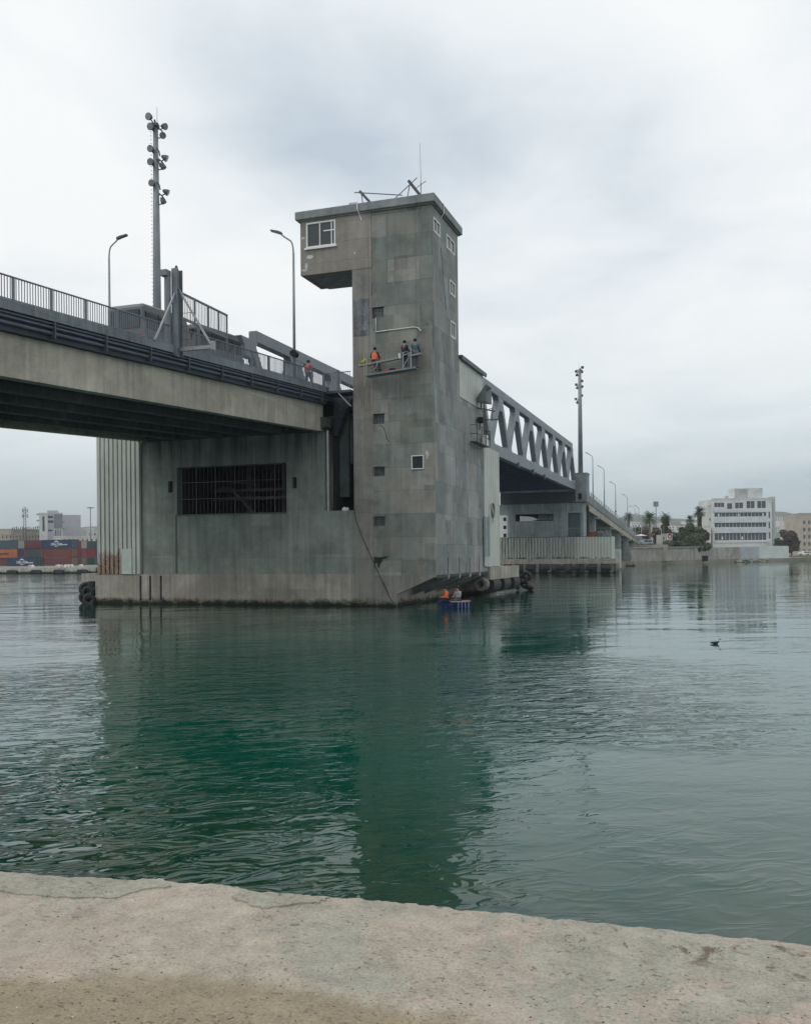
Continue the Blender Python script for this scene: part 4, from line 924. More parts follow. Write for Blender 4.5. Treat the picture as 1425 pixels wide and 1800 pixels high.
# ---- lamps
def lamp(name, label, base, h, arm, az, box=False, r=.075, group='street lamps along the bridge'):
    t = thing(name, label, 'street lamp', base, az, group)
    m = MB(); m.tube([(0, 0, 0), (0, 0, h*.5), (0, 0, h-.9)], [r*1.25, r, r*.8], 10); m.build('pole', M_mast, t, True, False)
    m = MB(); pts = [(0, 0, h-.9)]+[(arm*.28*(1-math.cos(a)), 0, h-.9+.75*math.sin(a)) for a in (R(25), R(50), R(75))]+[(arm*.7, 0, h+.10), (arm, 0, h+.30)]
    m.tube(pts, r*.62, 8); m.build('arm', M_mast, t, True, False)
    m = MB(); m.prism([(arm-.1, h+.24), (arm+.58, h+.48), (arm+.58, h+.56), (arm+.1, h+.45), (arm-.1, h+.36)], 'y', -.13, .13); hd = m.build('lamp_head', M_lamp, t, world=False)
    m = MB(); m.add([(arm+.0, -.1, h+.27), (arm+.45, -.1, h+.428), (arm+.45, .1, h+.428), (arm+.0, .1, h+.27)], [(0, 3, 2, 1)]); m.build('lens', M_lampglass, hd, world=False)
    if box: m = MB(); m.tube([(.0, -.28, 1.75), (.0, .28, 1.75)], .2, 14); m.build('signal_disc', M_black, t, world=False)
    return t
LZ = lambda y: zc(y)-.05
lamp('street_lamp', 'grey street lamp with a black disc on its pole beside the cabin, arm pointing left', (-7.3, -3.95, 13.3), 8.6, .8, R(188), True)
lamp('street_lamp', 'grey street lamp rising behind the minibus at the far left, arm pointing right', (-20.4, -3.7, 13.3), 9.9, .62, R(15), False)
# ---- floodlight masts
def floodlight(t, pos, dr, r=.27):
    d = Vector(dr).normalized(); p = Vector(pos)
    m = MB(); m.tube([p-d*.32, p-d*.12, p+d*.08, p+d*.12], [r*.35, r*.8, r, r], 14); o = m.build('floodlight', M_lamp, t, True, False)
    g = MB(); g.tube([p+d*.122, p+d*.135], r*.93, 14); g.build('glass', M_lampglass, o, False, False)
    return o
def mast(label, loc, h, r0, r1, rz=0, sc=1.0):
    t = thing('floodlight_mast', label, 'floodlight mast', loc, rz, 'floodlight masts at the bridge piers')
    m = MB(); m.tube([(0, 0, 0), (0, 0, h*.6), (0, 0, h)], [r0, (r0+r1)/2, r1], 16); m.build('pole', M_mast, t, True, False)
    m = MB(); m.tube([(.1, 0, h-.3), (.12, 0, h+1.3)], .02, 5); m.build('lightning_rod', M_galv, t, False, False)
    m = MB()
    for k in range(60): m.box(-r0-.015, -r0+.05, -.05, .05, h*.25+k*(h*.74/60)-.01, h*.25+k*(h*.74/60)+.015)
    m.build('climbing_rungs', M_mast, t, False, False)
    # heights below the top, sideways offset, facing
    F_ = [(-.6, -.9, (-.5, -1, -.25), .30), (.35, 1.05, (.9, -.3, -.45), .30), (.0, .82, (.6, -.7, -.8), .28), (1.35, -.32, (-.3, -1, -.3), .30), (2.9, -.30, (-.3, -1, -.3), .28), (3.8, 1.0, (1, .2, -.6), .28),
          (4.5, .78, (.5, .2, -1), .26), (4.1, -.34, (-.3, -1, -.3), .28), (6.35, -.28, (-.3, -1, -.3), .28), (6.9, 1.1, (1, .2, -.6), .27), (7.7, .8, (.5, .2, -1), .26)]
    F_ = [(-.75, -.42, (-.4, -1, -.2), .33), (.25, 1.0, (.9, -.5, -.35), .30), (1.25, .80, (.3, -.8, -.5), .30), (.45, -.28, (-.3, -1, -.2), .33), (2.95, -.30, (-.3, -1, -.2), .31), (3.85, 1.1, (1, .1, -.5), .30),
          (4.85, .82, (.5, .1, -1), .27), (4.45, -.30, (-.3, -1, -.2), .32), (6.85, -.22, (-.3, -1, -.2), .31), (7.75, 1.2, (1, .1, -.5), .29), (8.8, .80, (.5, .1, -1), .27)]
    F_ = [(dz*.65 if dz > 0 else dz*.6, sx*.68 if sx > 0 else sx*.9, dr, r*.82) for dz, sx, dr, r in F_]
    for dz, sx, dr, r in F_: floodlight(t, (sx, -.35 if sx < 0 else -.1, h-dz), dr, r)
    for dz, sx, dr, r in F_: m = MB(); m.tube([(0 if sx > 0 else -.05, 0, h-max(dz, .1)-.1), (sx*.6, -.1, h-dz-.22), (sx, -.2 if sx < 0 else -.1, h-dz-.05)], .045, 5); m.build('bracket', M_lamp, t, False, False)
    m = MB(); m.tube([(0, 0, h), (-.05, -.1, h+.35)], .07, 6); m.box(-.3, .25, -.3, .2, h-.15, h+.05); m.build('top_cap', M_lamp, t, False, False)
    for z in (.45, 2.75, 5.3): m = MB(); m.tube([(r1*.8, 0, h-z+.3), (.5, -.05, h-z-.05), (.68, -.1, h-z-.3)], .05, 6); m.build('bracket', M_lamp, t, False, False)
    for z in (1.8, 2.6, 4.3): m = MB(); m.tube([(.12, -r1*1.1, h-z), (.3, -r1*1.3, h-z-.25), (.36, -r1*1.2, h-z-.6)], .05, 6); m.build('cable_loop', M_lamp, t, False, False)
    return t
mast('tall floodlight mast carrying round lamps, left of the tower behind the viaduct', (-22.95, 5.3, 12.0), 23.2, .36, .18, TH)
m2 = mast('distant floodlight mast standing on the grey housing at the far end of the truss', (-6.5, 107.6, 17.1), 18.2, .42, .25, TH+R(150))

# ---- vehicles on the viaduct
def vehicle_mesh(L, W, H, nose, mat, name, label, cat, loc, rz, slope, mini=True):
    t = thing(name, label, cat, loc, 0); t.rotation_euler = (slope, 0, rz)
    g = .32
    prof = [(-L/2, g), (L/2-.1, g), (L/2, g+.35), (L/2-nose*.35, g+.9), (L/2-nose, H-.12), (L/2-nose-.25, H), (-L/2+.25, H), (-L/2+.08, H-.15), (-L/2, g+.7)]
    m = MB(); n = len(prof); rows_ = [(-W/2, .0, 0), (-W/2+.12, .0, 1), (W/2-.12, .0, 1), (W/2, 0, 0)]; vs = []
    for (x, _, full) in rows_:
        for (y, z) in prof:
            k = 1 if full else (.93 if z > H*.6 else 1); vs.append((x*(1 if z < H*.6 else .93), y*(1 if full else .99), z if full else g+(z-g)*.975))
    m.add(vs, [(i*n+j, (i+1)*n+j, (i+1)*n+(j+1) % n, i*n+(j+1) % n) for i in range(3) for j in range(n)]+[tuple(range(n)), tuple(3*n+j for j in range(n-1, -1, -1))])
    b = m.build('body', mat, t, False, False, bevel=.04)
    for sx in (-1, 1):
        m = MB(); x = sx*(W/2*.965+.012); 
        yy = -L/2+.25
        while yy < L/2-nose-.6:
            m.box(x-.012, x+.012, yy, yy+.95, H*.56, H*.86); yy += 1.05
        m.build('side_window', M_glass, t, False, False)
    m = MB(); m.box(-W/2*.78, W/2*.78, -L/2-.02, -L/2+.12, H*.56, H*.88); m.build('rear_window', M_glass, t, False, False)
    m = MB(); m.add([(-W/2*.8, L/2-nose*.38, g+1.0), (W/2*.8, L/2-nose*.38, g+1.0), (W/2*.76, L/2-nose+.03, H-.15), (-W/2*.76, L/2-nose+.03, H-.15)], [(0, 1, 2, 3)]); m.build('windscreen', M_glass, t, False, False)
    for sx in (-1, 1):
        for y in (-L/2+.95, L/2-.95):
            m = MB(); m.tube([(sx*(W/2-.22), y, .33), (sx*(W/2+.01), y, .33)], .33, 18); wl = m.build('wheel', M_rubber, t, False, False)
            m = MB(); m.tube([(sx*(W/2+.005), y, .33), (sx*(W/2+.02), y, .33)], .18, 12); m.build('rim', M_galv, wl, False, False)
        m = MB(); m.box(sx*(W/2-.12)-.08, sx*(W/2-.12)+.08, -L/2-.03, -L/2+.05, g+.5, g+.95); m.build('tail_light', M_redp, t, False, False)
    return t
sl = math.atan(.06)
mb_ = vehicle_mesh(4.7, 2.05, 2.62, .9, simple('dark_silver_paint', (.13, .14, .145), .4, 0, .1), 'minibus', 'dark silver minibus with dark windows and a red stripe driving behind the railing at left', 'minibus', (-10.0, -14.0, zc(-14.0)-.33), 0, sl)
m = MB(); m.box(.985, 1.02, -2.0, 1.2, .75, 1.05); m.build('red_stripe', M_redp, mb_, False, False)
vehicle_mesh(4.9, 2.0, 2.5, .7, simple('grey_vehicle_paint', (.10, .115, .125), .4), 'van', 'dark grey van right of the gate post, mostly hidden by the railing', 'van', (-9.9, -9.2, zc(-9.2)-.33), 0, sl)
person('pedestrian in a red top walking along the viaduct railing towards the tower', (-7.6, -1.4, zc(-1.4)-.18), R(-10), standing(an_l=(-.1, -.25, .1), to_l=(-.1, -.12, .05), kn_l=(-.1, -.05, .5), an_r=(.1, .25, .08), to_r=(.1, .38, .06), kn_r=(.1, .2, .5)), M_redcloth, M_navy)

# ================================================================== BASCULE SPAN
bs = thing('bascule_span', 'grey steel truss span with slanting members between tower and far pier', 'truss bridge', (-13.7, 55, 14.2))
NT_ = [13.6+8.8*k for k in range(11)]; ZT, ZB_ = 21.85, 14.15; CH, CB = .95, 1.25
for X in (-7.0, -20.5):
    xa, xb = X-.42, X+.08 if X > -10 else X+.42
    xa, xb = (X-.75, X) if X > -10 else (X, X+.75)
    m = MB(); m.box(xa, xb, NT_[0]-.5 if X > -10 else 14.7, NT_[-1]+.5, ZT-CH, ZT); m.build('top_chord', M_steel, bs, bevel=.03)
    m = MB(); m.box(xa, xb, 9.9 if X > -10 else 12.5, 106.0, ZB_, ZB_+CB); m.build('bottom_chord', M_steel, bs, bevel=.03)
    def fillet(my, mz, sgn, w_, hh):       # flared gusset at a joint
        return [(my-w_, mz), (my+w_, mz), (my+w_*.62, mz+sgn*hh*.45), (my+w_*.40, mz+sgn*hh), (my-w_*.40, mz+sgn*hh), (my-w_*.62, mz+sgn*hh*.45)]
    for k, yt in enumerate(NT_):
        for s in (-1, 1):
            yb = yt+s*4.4
            if yb < 10 and X < -10: continue
            m = MB(); p = (yt+s*.25, ZT-CH+.05); q_ = (yb-s*.25, ZB_+CB-.05); w_ = .52
            m.prism([(p[0]-w_, p[1]), (p[0]+w_, p[1]), (q_[0]+w_, q_[1]), (q_[0]-w_, q_[1])], 'x', xa+.04, xb-.04)
            m.build('diagonal', M_steel, bs, bevel=.03)
        m = MB(); m.prism(fillet(yt, ZT-CH+.02, -1, 1.45, 1.5), 'x', xa+.03, xb-.03); m.build('gusset', M_steel, bs)
    for k in range(12):
        yb = 9.2+8.8*k+ (0.9 if k == 0 else 0) - (.3 if k == 11 else 0)
        m = MB(); m.prism(fillet(yb, ZB_+CB-.02, 1, 1.3, 1.3), 'x', xa+.03, xb-.03); m.build('gusset', M_steel, bs)
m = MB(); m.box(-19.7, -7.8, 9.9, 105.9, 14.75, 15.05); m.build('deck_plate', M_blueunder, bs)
m = MB(); m.box(-19.6, -7.9, 9.9, 105.9, 15.055, 15.11); m.build('road_surface', M_road, bs)
for k in range(45):
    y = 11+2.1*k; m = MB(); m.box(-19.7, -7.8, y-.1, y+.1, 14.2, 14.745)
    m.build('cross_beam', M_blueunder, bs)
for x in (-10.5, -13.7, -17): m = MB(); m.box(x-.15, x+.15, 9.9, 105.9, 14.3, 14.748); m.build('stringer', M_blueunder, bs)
for px in (911, 937, 957):
    y, z = onx(px, 826, -6.9); m = MB(); m.box(-6.99, -6.8, y-.3, y+.3, 13.75, 14.4); m.build('navigation_light', M_darksteel, bs)
# bascule counterweight, deep in the pier behind the viaduct end
m = MB(); m.box(-18.5, -8.3, 10.2, 15.8, 11.3, 14.1); m.build('counterweight', M_inside, bs)

# ================================================================== FAR PIER AND RIGHT VIADUCT
fp = thing('bridge_pier', 'far concrete bridge pier with a long slot opening under the end of the truss', 'bridge pier', (-13, 106, 0))
m = MB(); m.wall('y', 106, 106.6, [-20.6, -9.9], [2, 12.0], [(-17.8, -11.0, 9.0, 10.25)]); m.build('front_wall', M_pierfar, fp)
m = MB(); m.prism([(-17.0, 9.02), (-14.9, 9.02), (-13.8, 9.3), (-14.9, 9.75), (-17.0, 9.95)], 'y', 106.2, 107.4); m.build('bright_gap_panel', M_white, fp)  # pale shape added to stand for the brightness seen through the slot
m = MB(); m.box(-9.9, -8.5, 105.9, 107.2, 2, 10.3); m.build('column', M_pierfar, fp)
m = MB(); m.box(-9.9, -6.0, 105.85, 110.5, 10.3, 12.0); m.build('bearing_beam', M_pierfar, fp)
m = MB(); m.box(-6.4, -5.9, 106.0, 110, 2, 10.28); m.build('column', M_pierfar, fp)
m = MB(); m.box(-20.6, -6.5, 118, 118.5, 2, 9.6); m.box(-20.6, -16.0, 118, 118.5, 9.6, 12); m.box(-12.6, -6.5, 118, 118.5, 9.6, 12); m.box(-20.6, -20.1, 106.6, 118, 2, 12); m.box(-20, -6.5, 107, 118, 11.9, 12.4); m.build('rear_wall', M_inside, fp)
m = MB(); m.box(-20.45, -7.3, 105.95, 106.15, 12.02, 14.0); m.build('diaphragm', M_inside, fp)  # dark box added to stand for the soffit shadow above the wall
m = MB(); m.box(-8.45, -6.45, 106.3, 106.5, 2.0, 10.28); m.build('glazed_bay', glass('dim_glass', (.06, .09, .10), .25), fp)
m = MB()
for k in range(9): m.box(-8.4+.24*k, -8.36+.24*k, 105.7, 105.74, 5.9, 7.6)
m.box(-8.45, -6.3, 105.7, 105.74, 7.6, 7.66); m.box(-6.05, -6.0, 105.7, 105.76, 5.0, 10.3); m.box(-5.85, -5.8, 105.7, 105.76, 5.0, 10.3)
m.build('ladder_and_rail', M_galv, fp)
m = MB(); m.box(-7.2, -5.25, 106.0, 109.4, 12.2, 17.1); m.build('lift_housing', simple('housing_grey', (.19, .215, .225), .7, 0, .25, .5), fp)
m = MB(); m.box(-7.3, -5.15, 105.9, 109.5, 17.02, 17.2); m.build('housing_roof', M_pierfar, fp)
m = MB(); m.box(-6.7, -6.1, 105.9, 105.97, 12.6, 13.6); m.build('housing_door', M_black, fp)
plf = thing('pier_platform', 'far low pier platform standing in the water with tyre fenders along its side', 'platform', (-10, 104, 0))
m = MB(); m.box(-22, .15, 100.6, 105, -2, 1.5); m.build('base', concrete('platform_base', (.10, .105, .10), (.14, .14, .13), (2.5, 3), .4, .4, .7), plf)
m = MB(); m.box(-22, .2, 100.3, 105.2, 1.501, 2.36); m.box(-22, -5, 105.2, 119, -2, 2.3); m.build('ledge', M_plinth, plf)
for i in range(10):
    x = -19.0+i*2.05
    m = MB(); m.box(x-.28, x+.28, 100.34, 100.62, .1, 1.54); m.build('pile', simple('pale_pile', (.22, .225, .21), .9, 0, .4, 2), plf)
for i in range(7):
    x = -16.6+i*2.55; t_ = thing('hanging_fender', ['leftmost', 'second', 'third', 'fourth', 'fifth', 'sixth', 'rightmost'][i]+' black drum fender from the left, hanging on the far platform below the white fence', 'fender', (x, 100, 0), 0, 'drum fenders on the far platform')
    m = MB(); m.hollow((x-.75, 100.0, .85), (x+.75, 100.0, .85), .42, .22, 14); m.build('tube', M_rubber, t_)
    m = MB(); m.tube([(x-.85, 100.25, 1.6), (x-.7, 99.9, 1.1), (x, 99.7, .75), (x+.7, 99.9, 1.1), (x+.85, 100.25, 1.6)], .05, 5); m.build('chain', M_rust if i % 2 else M_rubber, t_)
fn = thing('sheet_fence', 'long corrugated pale fence on the far pier platform, dirty at its left end', 'fence', (-10, 101, 2.4))
m = MB(); corrugated(m, -21.5, -.35, 100.75, 2.37, 6.0, .5, .22, .9); corrugated(m, 100.75, 103, -.35, 2.37, 6.0, .42, .12, .9, 'y', 1); m.build('sheets', M_fence, fn)
m = MB(); m.box(-21.5, -.33, 100.6, 100.8, 6.0, 6.08); m.build('rail', M_darksteel, fn)
m = MB()
for i in range(60):
    x = random.uniform(-20, -1) if random.random() < .6 else random.choice((-15.5, -9.2, -7.3))+random.gauss(0, .4)
    for k in range(4): a = random.uniform(0, 6.3); m.add([(x, 100.45, 2.37), (x+.12*math.cos(a), 100.42, 2.45+random.random()*.25), (x+.06, 100.5, 2.6)], [(0, 1, 2)])
tag(m.build('ledge_weeds', simple('weed_green', (.05, .07, .03), .9)), 'dark weeds growing along the ledge of the far platform', 'weeds', kind='stuff')
# bits on the platform
m = MB(); m.tube([(-3.9, 103, 2.4), (-3.9, 103, 6.9)], .75, 14); tag(m.build('rusty_drum', M_rust), 'rusty brown tank showing above the white far fence', 'tank')
m = MB()
for k in range(9): m.ball((-2.4+random.uniform(-1.1, 1.2), 103+random.uniform(-.3, .5), 5.9+random.uniform(-.3, .6)), .75, n=8, m=5)
m.box(-3.1, -.7, 102.3, 103.8, 2.4, 5.8)
tag(m.build('net_heap', simple('grey_netting', (.10, .11, .11), .95, 0, .5, 3)), 'heap of grey netting piled above the right part of the far fence', 'netting')
t_ = thing('control_cabinet', 'tall white hut with dark windows seen between tower cladding and far pier', 'hut', (-19.2, 103, 2.4))
m = MB(); m.box(-20.2, -18.5, 102.8, 104, 2.4, 10.0); m.build('wall', M_white, t_)
for z in (6.2, 7.6, 9.0): m = MB(); m.box(-19.2, -18.7, 102.76, 102.8, z, z+.6); m.build('window', M_black, t_)
m = MB(); kp = dep(1084, 975, 172); m.box(kp.x-.65, kp.x+.65, kp.y-1, kp.y+1, .5, dep(1084, 965, 172).z); tag(m.build('white_kiosk', bmat('kiosk', (.5, .52, .49))), 'small pale block at the right end of the far platform', 'kiosk')
# right viaduct: falls away to the road
Zr = lambda y: 14.2-.0455*(y-118) if y > 118 else 14.2+(118-y)*.06 if y < 118 else 14.2
Zr = lambda y: 14.75-.0505*(y-106) if y < 277 else 14.75-.0505*171-.02*(y-277)
YR = [106.2+4*i for i in range(43)]+[285, 300, 330]
rv = thing('approach_viaduct', 'far viaduct sloping down to the right from the end of the truss', 'bridge', (-13, 190, 0))
m = MB(); m.sweep([(-20.5, -1.0), (-7.2, -1.0), (-7.0, -.1), (-6.9, .35), (-7.2, .35), (-7.3, -.05), (-20.2, -.05), (-20.3, .35), (-20.6, .35), (-20.5, -.1)], YR, Zr); m.build('deck_slab', concrete('far_deck_concrete', (.26, .275, .285), (.29, .30, .30), (6, 4), .15, .2), rv)
YG = [y for y in YR if y < 275]
for x in (-7.35, -11, -15, -19):
    m = MB(); n = len(YG); vs = []
    for y in YG:
        d = 1.35 if y < 200 else max(.2, 1.35-(y-200)*.014)
        for dx, dz in ((0, -1.0), (-.4, -1.0), (-.4, -1.0-d), (0, -1.0-d)): vs.append((x+dx, y, Zr(y)+dz))
    m.add(vs, [(i*4+j, (i+1)*4+j, (i+1)*4+(j+1) % 4, i*4+(j+1) % 4) for i in range(n-1) for j in range(4)]+[(0, 1, 2, 3), (4*n-1, 4*n-2, 4*n-3, 4*n-4)]); m.build('girder', M_girder, rv)
for y in (136, 164, 186, 206, 226):
    for x in (-8.2, -13, -18):
        m = MB(); m.box(x-.6, x+.6, y-.7, y+.7, 0.5, Zr(y)-2.4 if y < 200 else Zr(y)-2.0); m.build('column', M_pierfar, rv)
    m = MB(); m.box(-19.8, -7.0, y-.8, y+.8, Zr(y)-3.0, Zr(y)-2.3); m.build('cap_beam', M_pierfar, rv)
m = MB(); m.prism([(238, 1.0), (330, 1.0), (330, Zr(330)-1.0), (238, Zr(238)-1.02)], 'x', -20, -7.4); m.build('abutment', M_pierfar, rv)
rr = thing('bridge_railing', 'grey railing along the far viaduct sloping down to the right', 'railing', (-7.1, 190, 0))
m = MB(); m.tube([(-7.1, y, Zr(y)+1.2) for y in YR], .045, 6); m.tube([(-7.1, y, Zr(y)+.8) for y in YR], .035, 6); m.build('rail', M_rail, rr)
m = MB()
for y in YR: m.box(-7.15, -7.05, y-.06, y+.06, Zr(y)+.3, Zr(y)+1.2)
m.build('posts', M_rail, rr)
t_ = thing('barrier_gantry', 'small braced gate frame at the head of the far viaduct', 'gate post', (-7, 116, 14))
m = MB(); m.beam((-6.8, 112, Zr(112)+.3), (-6.8, 112, Zr(112)+3.2), .25, .25); m.build('post', M_steel, t_)
m = MB(); m.beam((-6.8, 112, Zr(112)+3.1), (-6.8, 121, Zr(121)+.4), .18, .18); m.beam((-6.8, 116, Zr(116)+.4), (-6.8, 117.5, Zr(117)+2.6), .14, .14); m.build('brace', M_galv, t_)
ords = ['first', 'second', 'third', 'fourth', 'fifth']
for i, (px, pt) in enumerate(((1041, 797), (1061, 820), (1081, 848), (1102, 870), (1122, 889))):
    y, z = onx(px, pt, -7.3); zb_ = Zr(y)+.2
    lamp('street_lamp', f'{ords[i]} slender street lamp after the truss on the far sloping viaduct', (-7.3, y, zb_), z-zb_-.3, .9, R(188), i == 2, r=.10)

# ================================================================== FAR SHORE
GZ = 1.1
def span(px0, px1, Y): p = dep((px0+px1)/2, 975, Y); return (p.x, p.y, GZ), (px1-px0)*Y/FPX
def zat(px, py, Y): return dep(px, py, Y).z-GZ
def cmat(name, col): return simple(name, col, .6, 0, .14, .4, (tuple(x*.6+.03 for x in col), .35))
# ---- shipping containers
def container(px, row, Y, col, label, L_=12.19, text=None, tcol=M_white, mark=False, rz=-28, ends=None):
    p = dep(px, 975, Y); z0 = .95+row*2.62
    name = 'shipping_container'
    t = thing(name, label, 'container', (p.x, p.y, z0), TH+R(rz), 'stacked containers on the port quay')
    H_, W_ = 2.58, 2.44; m = MB()      # local: x to the near corner, long side towards the viewer's left
    m.box(-L_+.06, -.06, .05, W_-.05, .1, H_-.06)
    corrugated(m, -L_+.15, -.15, .04, .16, H_-.14, .28, .035, .9, 'x', -1)
    m.build('body', cmat('container_'+'_'.join(str(int(c*100)) for c in col), col), t, False, False)
    fcol = cmat('frame_'+'_'.join(str(int(c*100)) for c in col), tuple(c*.7 for c in col)); m = MB()
    for x in (-L_, -.14):
        for y in (0, W_-.14): m.box(x, x+.14, y-.02, y+.14, 0, H_)
    for z in (0, H_-.12):
        for y in (-.02, W_-.12): m.box(-L_+.14, -.14, y, y+.14, z, z+.12)
        m.box(-.12, 0, .14, W_-.14, z, z+.12)
    m.build('frame', fcol, t, False, False)
    m = MB(); m.box(-.06, -.02, .14, W_/2-.03, .13, H_-.13); m.box(-.06, -.02, W_/2+.03, W_-.15, .13, H_-.13); m.build('door', cmat('door_'+'_'.join(str(int(c*100)) for c in (ends or col)), ends or col), t, False, False)
    m = MB()
    for y in (.5, .95, 1.5, 1.95): m.tube([(.0, y, .15), (.0, y, H_-.15)], .03, 5)
    m.build('lock_rod', M_galv, t, False, False)
    if text: text_mesh(text, text_size, tcol, t, (-L_*.5, -.06, H_*.47), (R(90), 0, 0))
    if mark:
        m = MB(); m.prism([(-L_*.5-1.3, 1.72), (-L_*.5, 2.35), (-L_*.5+1.3, 1.72), (-L_*.5, 1.98)], 'y', -.06, -.03); m.prism([(-L_*.5-1.0, .85), (-L_*.5-.2, .45), (-L_*.5+1.1, .85), (-L_*.5, .68)], 'y', -.06, -.03); m.build('emblem', M_white, t, False, False)
        m = MB(); 
        for k in range(9): m.box(-L_*.5+2.0+.3*k, -L_*.5+2.2+.3*k, -.06, -.03, .95, 1.25)
        m.build('small_lettering', M_white, t, False, False)
    return t
text_size = .95
navy, maroon, redb, orange_ = (.018, .05, .12), (.13, .04, .05), (.17, .05, .042), (.42, .12, .045)
container(32, 2, 270, (.045, .085, .11), 'slate blue container, topmost of the leftmost stack', ends=(.35, .36, .3))
container(31, 1, 270, orange_, 'orange container with dark lettering, under the slate blue one', text='Hapag-Lloyd', tcol=M_rubber, ends=(.05, .03, .10))
container(31, 0, 270.5, maroon, 'maroon container at the bottom of the leftmost stack')
text_size = 1.0
container(65, 0, 258, navy, 'navy container with white emblem standing alone at quay level in front', text='CMA CGM', mark=True, ends=(.02, .03, .035))
container(73, 2, 277, (.16, .05, .065), 'maroon container with a small white plate, topmost of the second stack', ends=(.1, .06, .05))
container(73, 1, 277, (.09, .12, .115), 'grey-green container in the middle of the second stack', ends=(.3, .25, .18))
container(73, 0, 277, maroon, 'maroon container at the foot of the second stack, mostly hidden')
t = container(125.5, 2, 267, navy, 'navy container with white emblem, topmost of the third stack', text='CMA CGM', mark=True, ends=(.03, .075, .13))
container(125.5, 1, 267, redb, 'brick red container in the middle of the third stack', ends=(.17, .055, .045))
container(125.5, 0, 267, (.15, .055, .06), 'dusty maroon container at the bottom of the third stack', ends=(.17, .12, .08))
container(143, 2, 285, (.16, .05, .04), 'red-brown container peeping out right of the upper navy one', 6.06, ends=(.38, .36, .30))
container(143, 1, 285, (.16, .04, .05), 'dark red container behind the brick red one', 6.06, ends=(.24, .02, .055))
container(143, 0, 285, (.12, .07, .05), 'brown container at ground level behind the dusty maroon one', 6.06, ends=(.16, .12, .08))
container(168, 2, 296, (.03, .065, .075), 'dark green container topmost, nearest the white cladding', 12.19, ends=(.03, .055, .07))
container(168, 1, 296, (.24, .02, .05), 'crimson container in the middle of the rightmost stack', 12.19, ends=(.02, .05, .10))
container(166, 0, 292, (.02, .09, .09), 'teal container with white marks at the bottom right', 6.06, ends=(.02, .08, .08))
# ---- generic buildings
def building(name, label, cat, px0, px1, yt, Y, depth, col, wins=(), roofs=(), wcol=None, par=True, group=None, dark=M_glassfar, rz=0):
    rz = 20 if px1 < 300 else rz; (bx_, by_, bz_), W_ = span(px0, px1, Y); pm = (px0+px1)/2; H_ = zat(pm, yt, Y)
    t = thing(name, label, cat, (bx_, by_, bz_), TH+R(rz), group); mm = bmat('render_'+'_'.join(str(int(c*100)) for c in col), col)
    X = lambda px: (px-pm)*Y/FPX; Z = lambda py: zat(pm, py, Y)
    holes = [(X(a), X(b), Z(d), Z(c)) for a, b, c, d in wins if X(a) > -W_/2+.05 and X(b) < W_/2-.05 and Z(d) > .1]
    m = MB(); m.wall('y', 0, .4, [-W_/2, W_/2], [0, H_], holes); m.box(-W_/2, -W_/2+.4, .401, depth, 0, H_); m.box(W_/2-.4, W_/2, .401, depth, 0, H_); m.box(-W_/2+.4, W_/2-.4, depth-.4, depth, 0, H_)
    m.build('wall', mm, t, False, False)
    m = MB(); m.box(-W_/2+.01, W_/2-.01, .41, depth-.41, H_-.6, H_-.25)
    if par: m.box(-W_/2-.15, W_/2+.15, -.15, .2, H_+.001, H_+.35)
    m.build('roof', mm, t, False, False)
    for h_ in holes:
        m = MB(); m.box(h_[0]+.01, h_[1]-.01, .22, .30, h_[2]+.01, h_[3]-.01)
        w = m.build('window', dark, t, False, False); n = max(1, round((h_[1]-h_[0])/1.4)); m = MB()
        for k in range(n+1):
            x = h_[0]+(h_[1]-h_[0])*k/n; m.box(max(h_[0]+.01, x-.05), min(h_[1]-.01, x+.05), .14, .219, h_[2]+.01, h_[3]-.01)
        m.build('frame', M_white, w, False, False)
    for (a, b, c, d_y, d_depth) in roofs:
        m = MB(); m.box(X(a), X(b), .8, .8+d_depth, H_-.2, Z(c)); m.build('roof_block', mm, t, False, False)
    return t, X, Z, W_, H_
# left shore
W1 = (.55, .56, .55); CR = (.46, .43, .36); GREY = (.26, .28, .30)
def grid(px0, px1, n, y0, y1, m_, fw=.5, fh=.5):
    dx = (px1-px0)/n; dy = (y1-y0)/m_; return [(px0+dx*(i+.5-fw/2), px0+dx*(i+.5+fw/2), y0+dy*(j+.5-fh/2), y0+dy*(j+.5+fh/2)) for i in range(n) for j in range(m_)]
building('warehouse', 'low cream warehouse with a dark roofline at the far left behind the containers', 'warehouse', -40, 22, 931, 345, 20, CR, grid(-36, 20, 9, 936, 951, 1, .35, .4))
t_, X, Z, W_, H_ = building('apartment_building', 'weathered low brown building between the cream warehouse and the white tower block', 'building', 22.5, 72, 932, 342, 18, (.30, .27, .24), grid(24, 70, 9, 940, 953, 2, .5, .4), [(26, 60, 930, 0, 6)])
m = MB()
for k in range(14): m.box(X(24)+k*.72, X(24)+k*.72+.3, -.1, .3, H_+.36, H_+1.0+(k % 3)*.2)
m.build('roof_clutter', M_darksteel, t_, False, False)
t_, X, Z, W_, H_ = building('tower_block', 'white tower block with a framed dark strip of stair windows, behind the containers', 'tower block', 70.5, 84, 903, 330, 9, W1, [(75.5, 79.5, 904.5+3, 930+4)], (), None)
m = MB()
for k in range(4): m.box(-W_/2-.9, -W_/2-.01, .3, 2.6, Z(905+11*k), Z(903+11*k))
m.build('balcony', bmat('balc', (.3, .31, .32)), t_, False, False)
t_, X, Z, W_, H_ = building('tower_block', 'taller grey and white block beside the framed stair windows, with a roof storey', 'tower block', 84.5, 110, 903, 333, 11, (.47, .49, .52), [(86, 95, 907, 911), (86, 95, 915, 919), (86, 94, 931, 934), (97.5, 100, 932, 951), (101.5, 103.5, 932, 951), (105, 107, 932, 951), (99, 102, 911, 917), (104, 107, 911, 917), (99, 102, 920, 926), (104, 107, 920, 926)], [(85, 103, 897, 0, 8)])
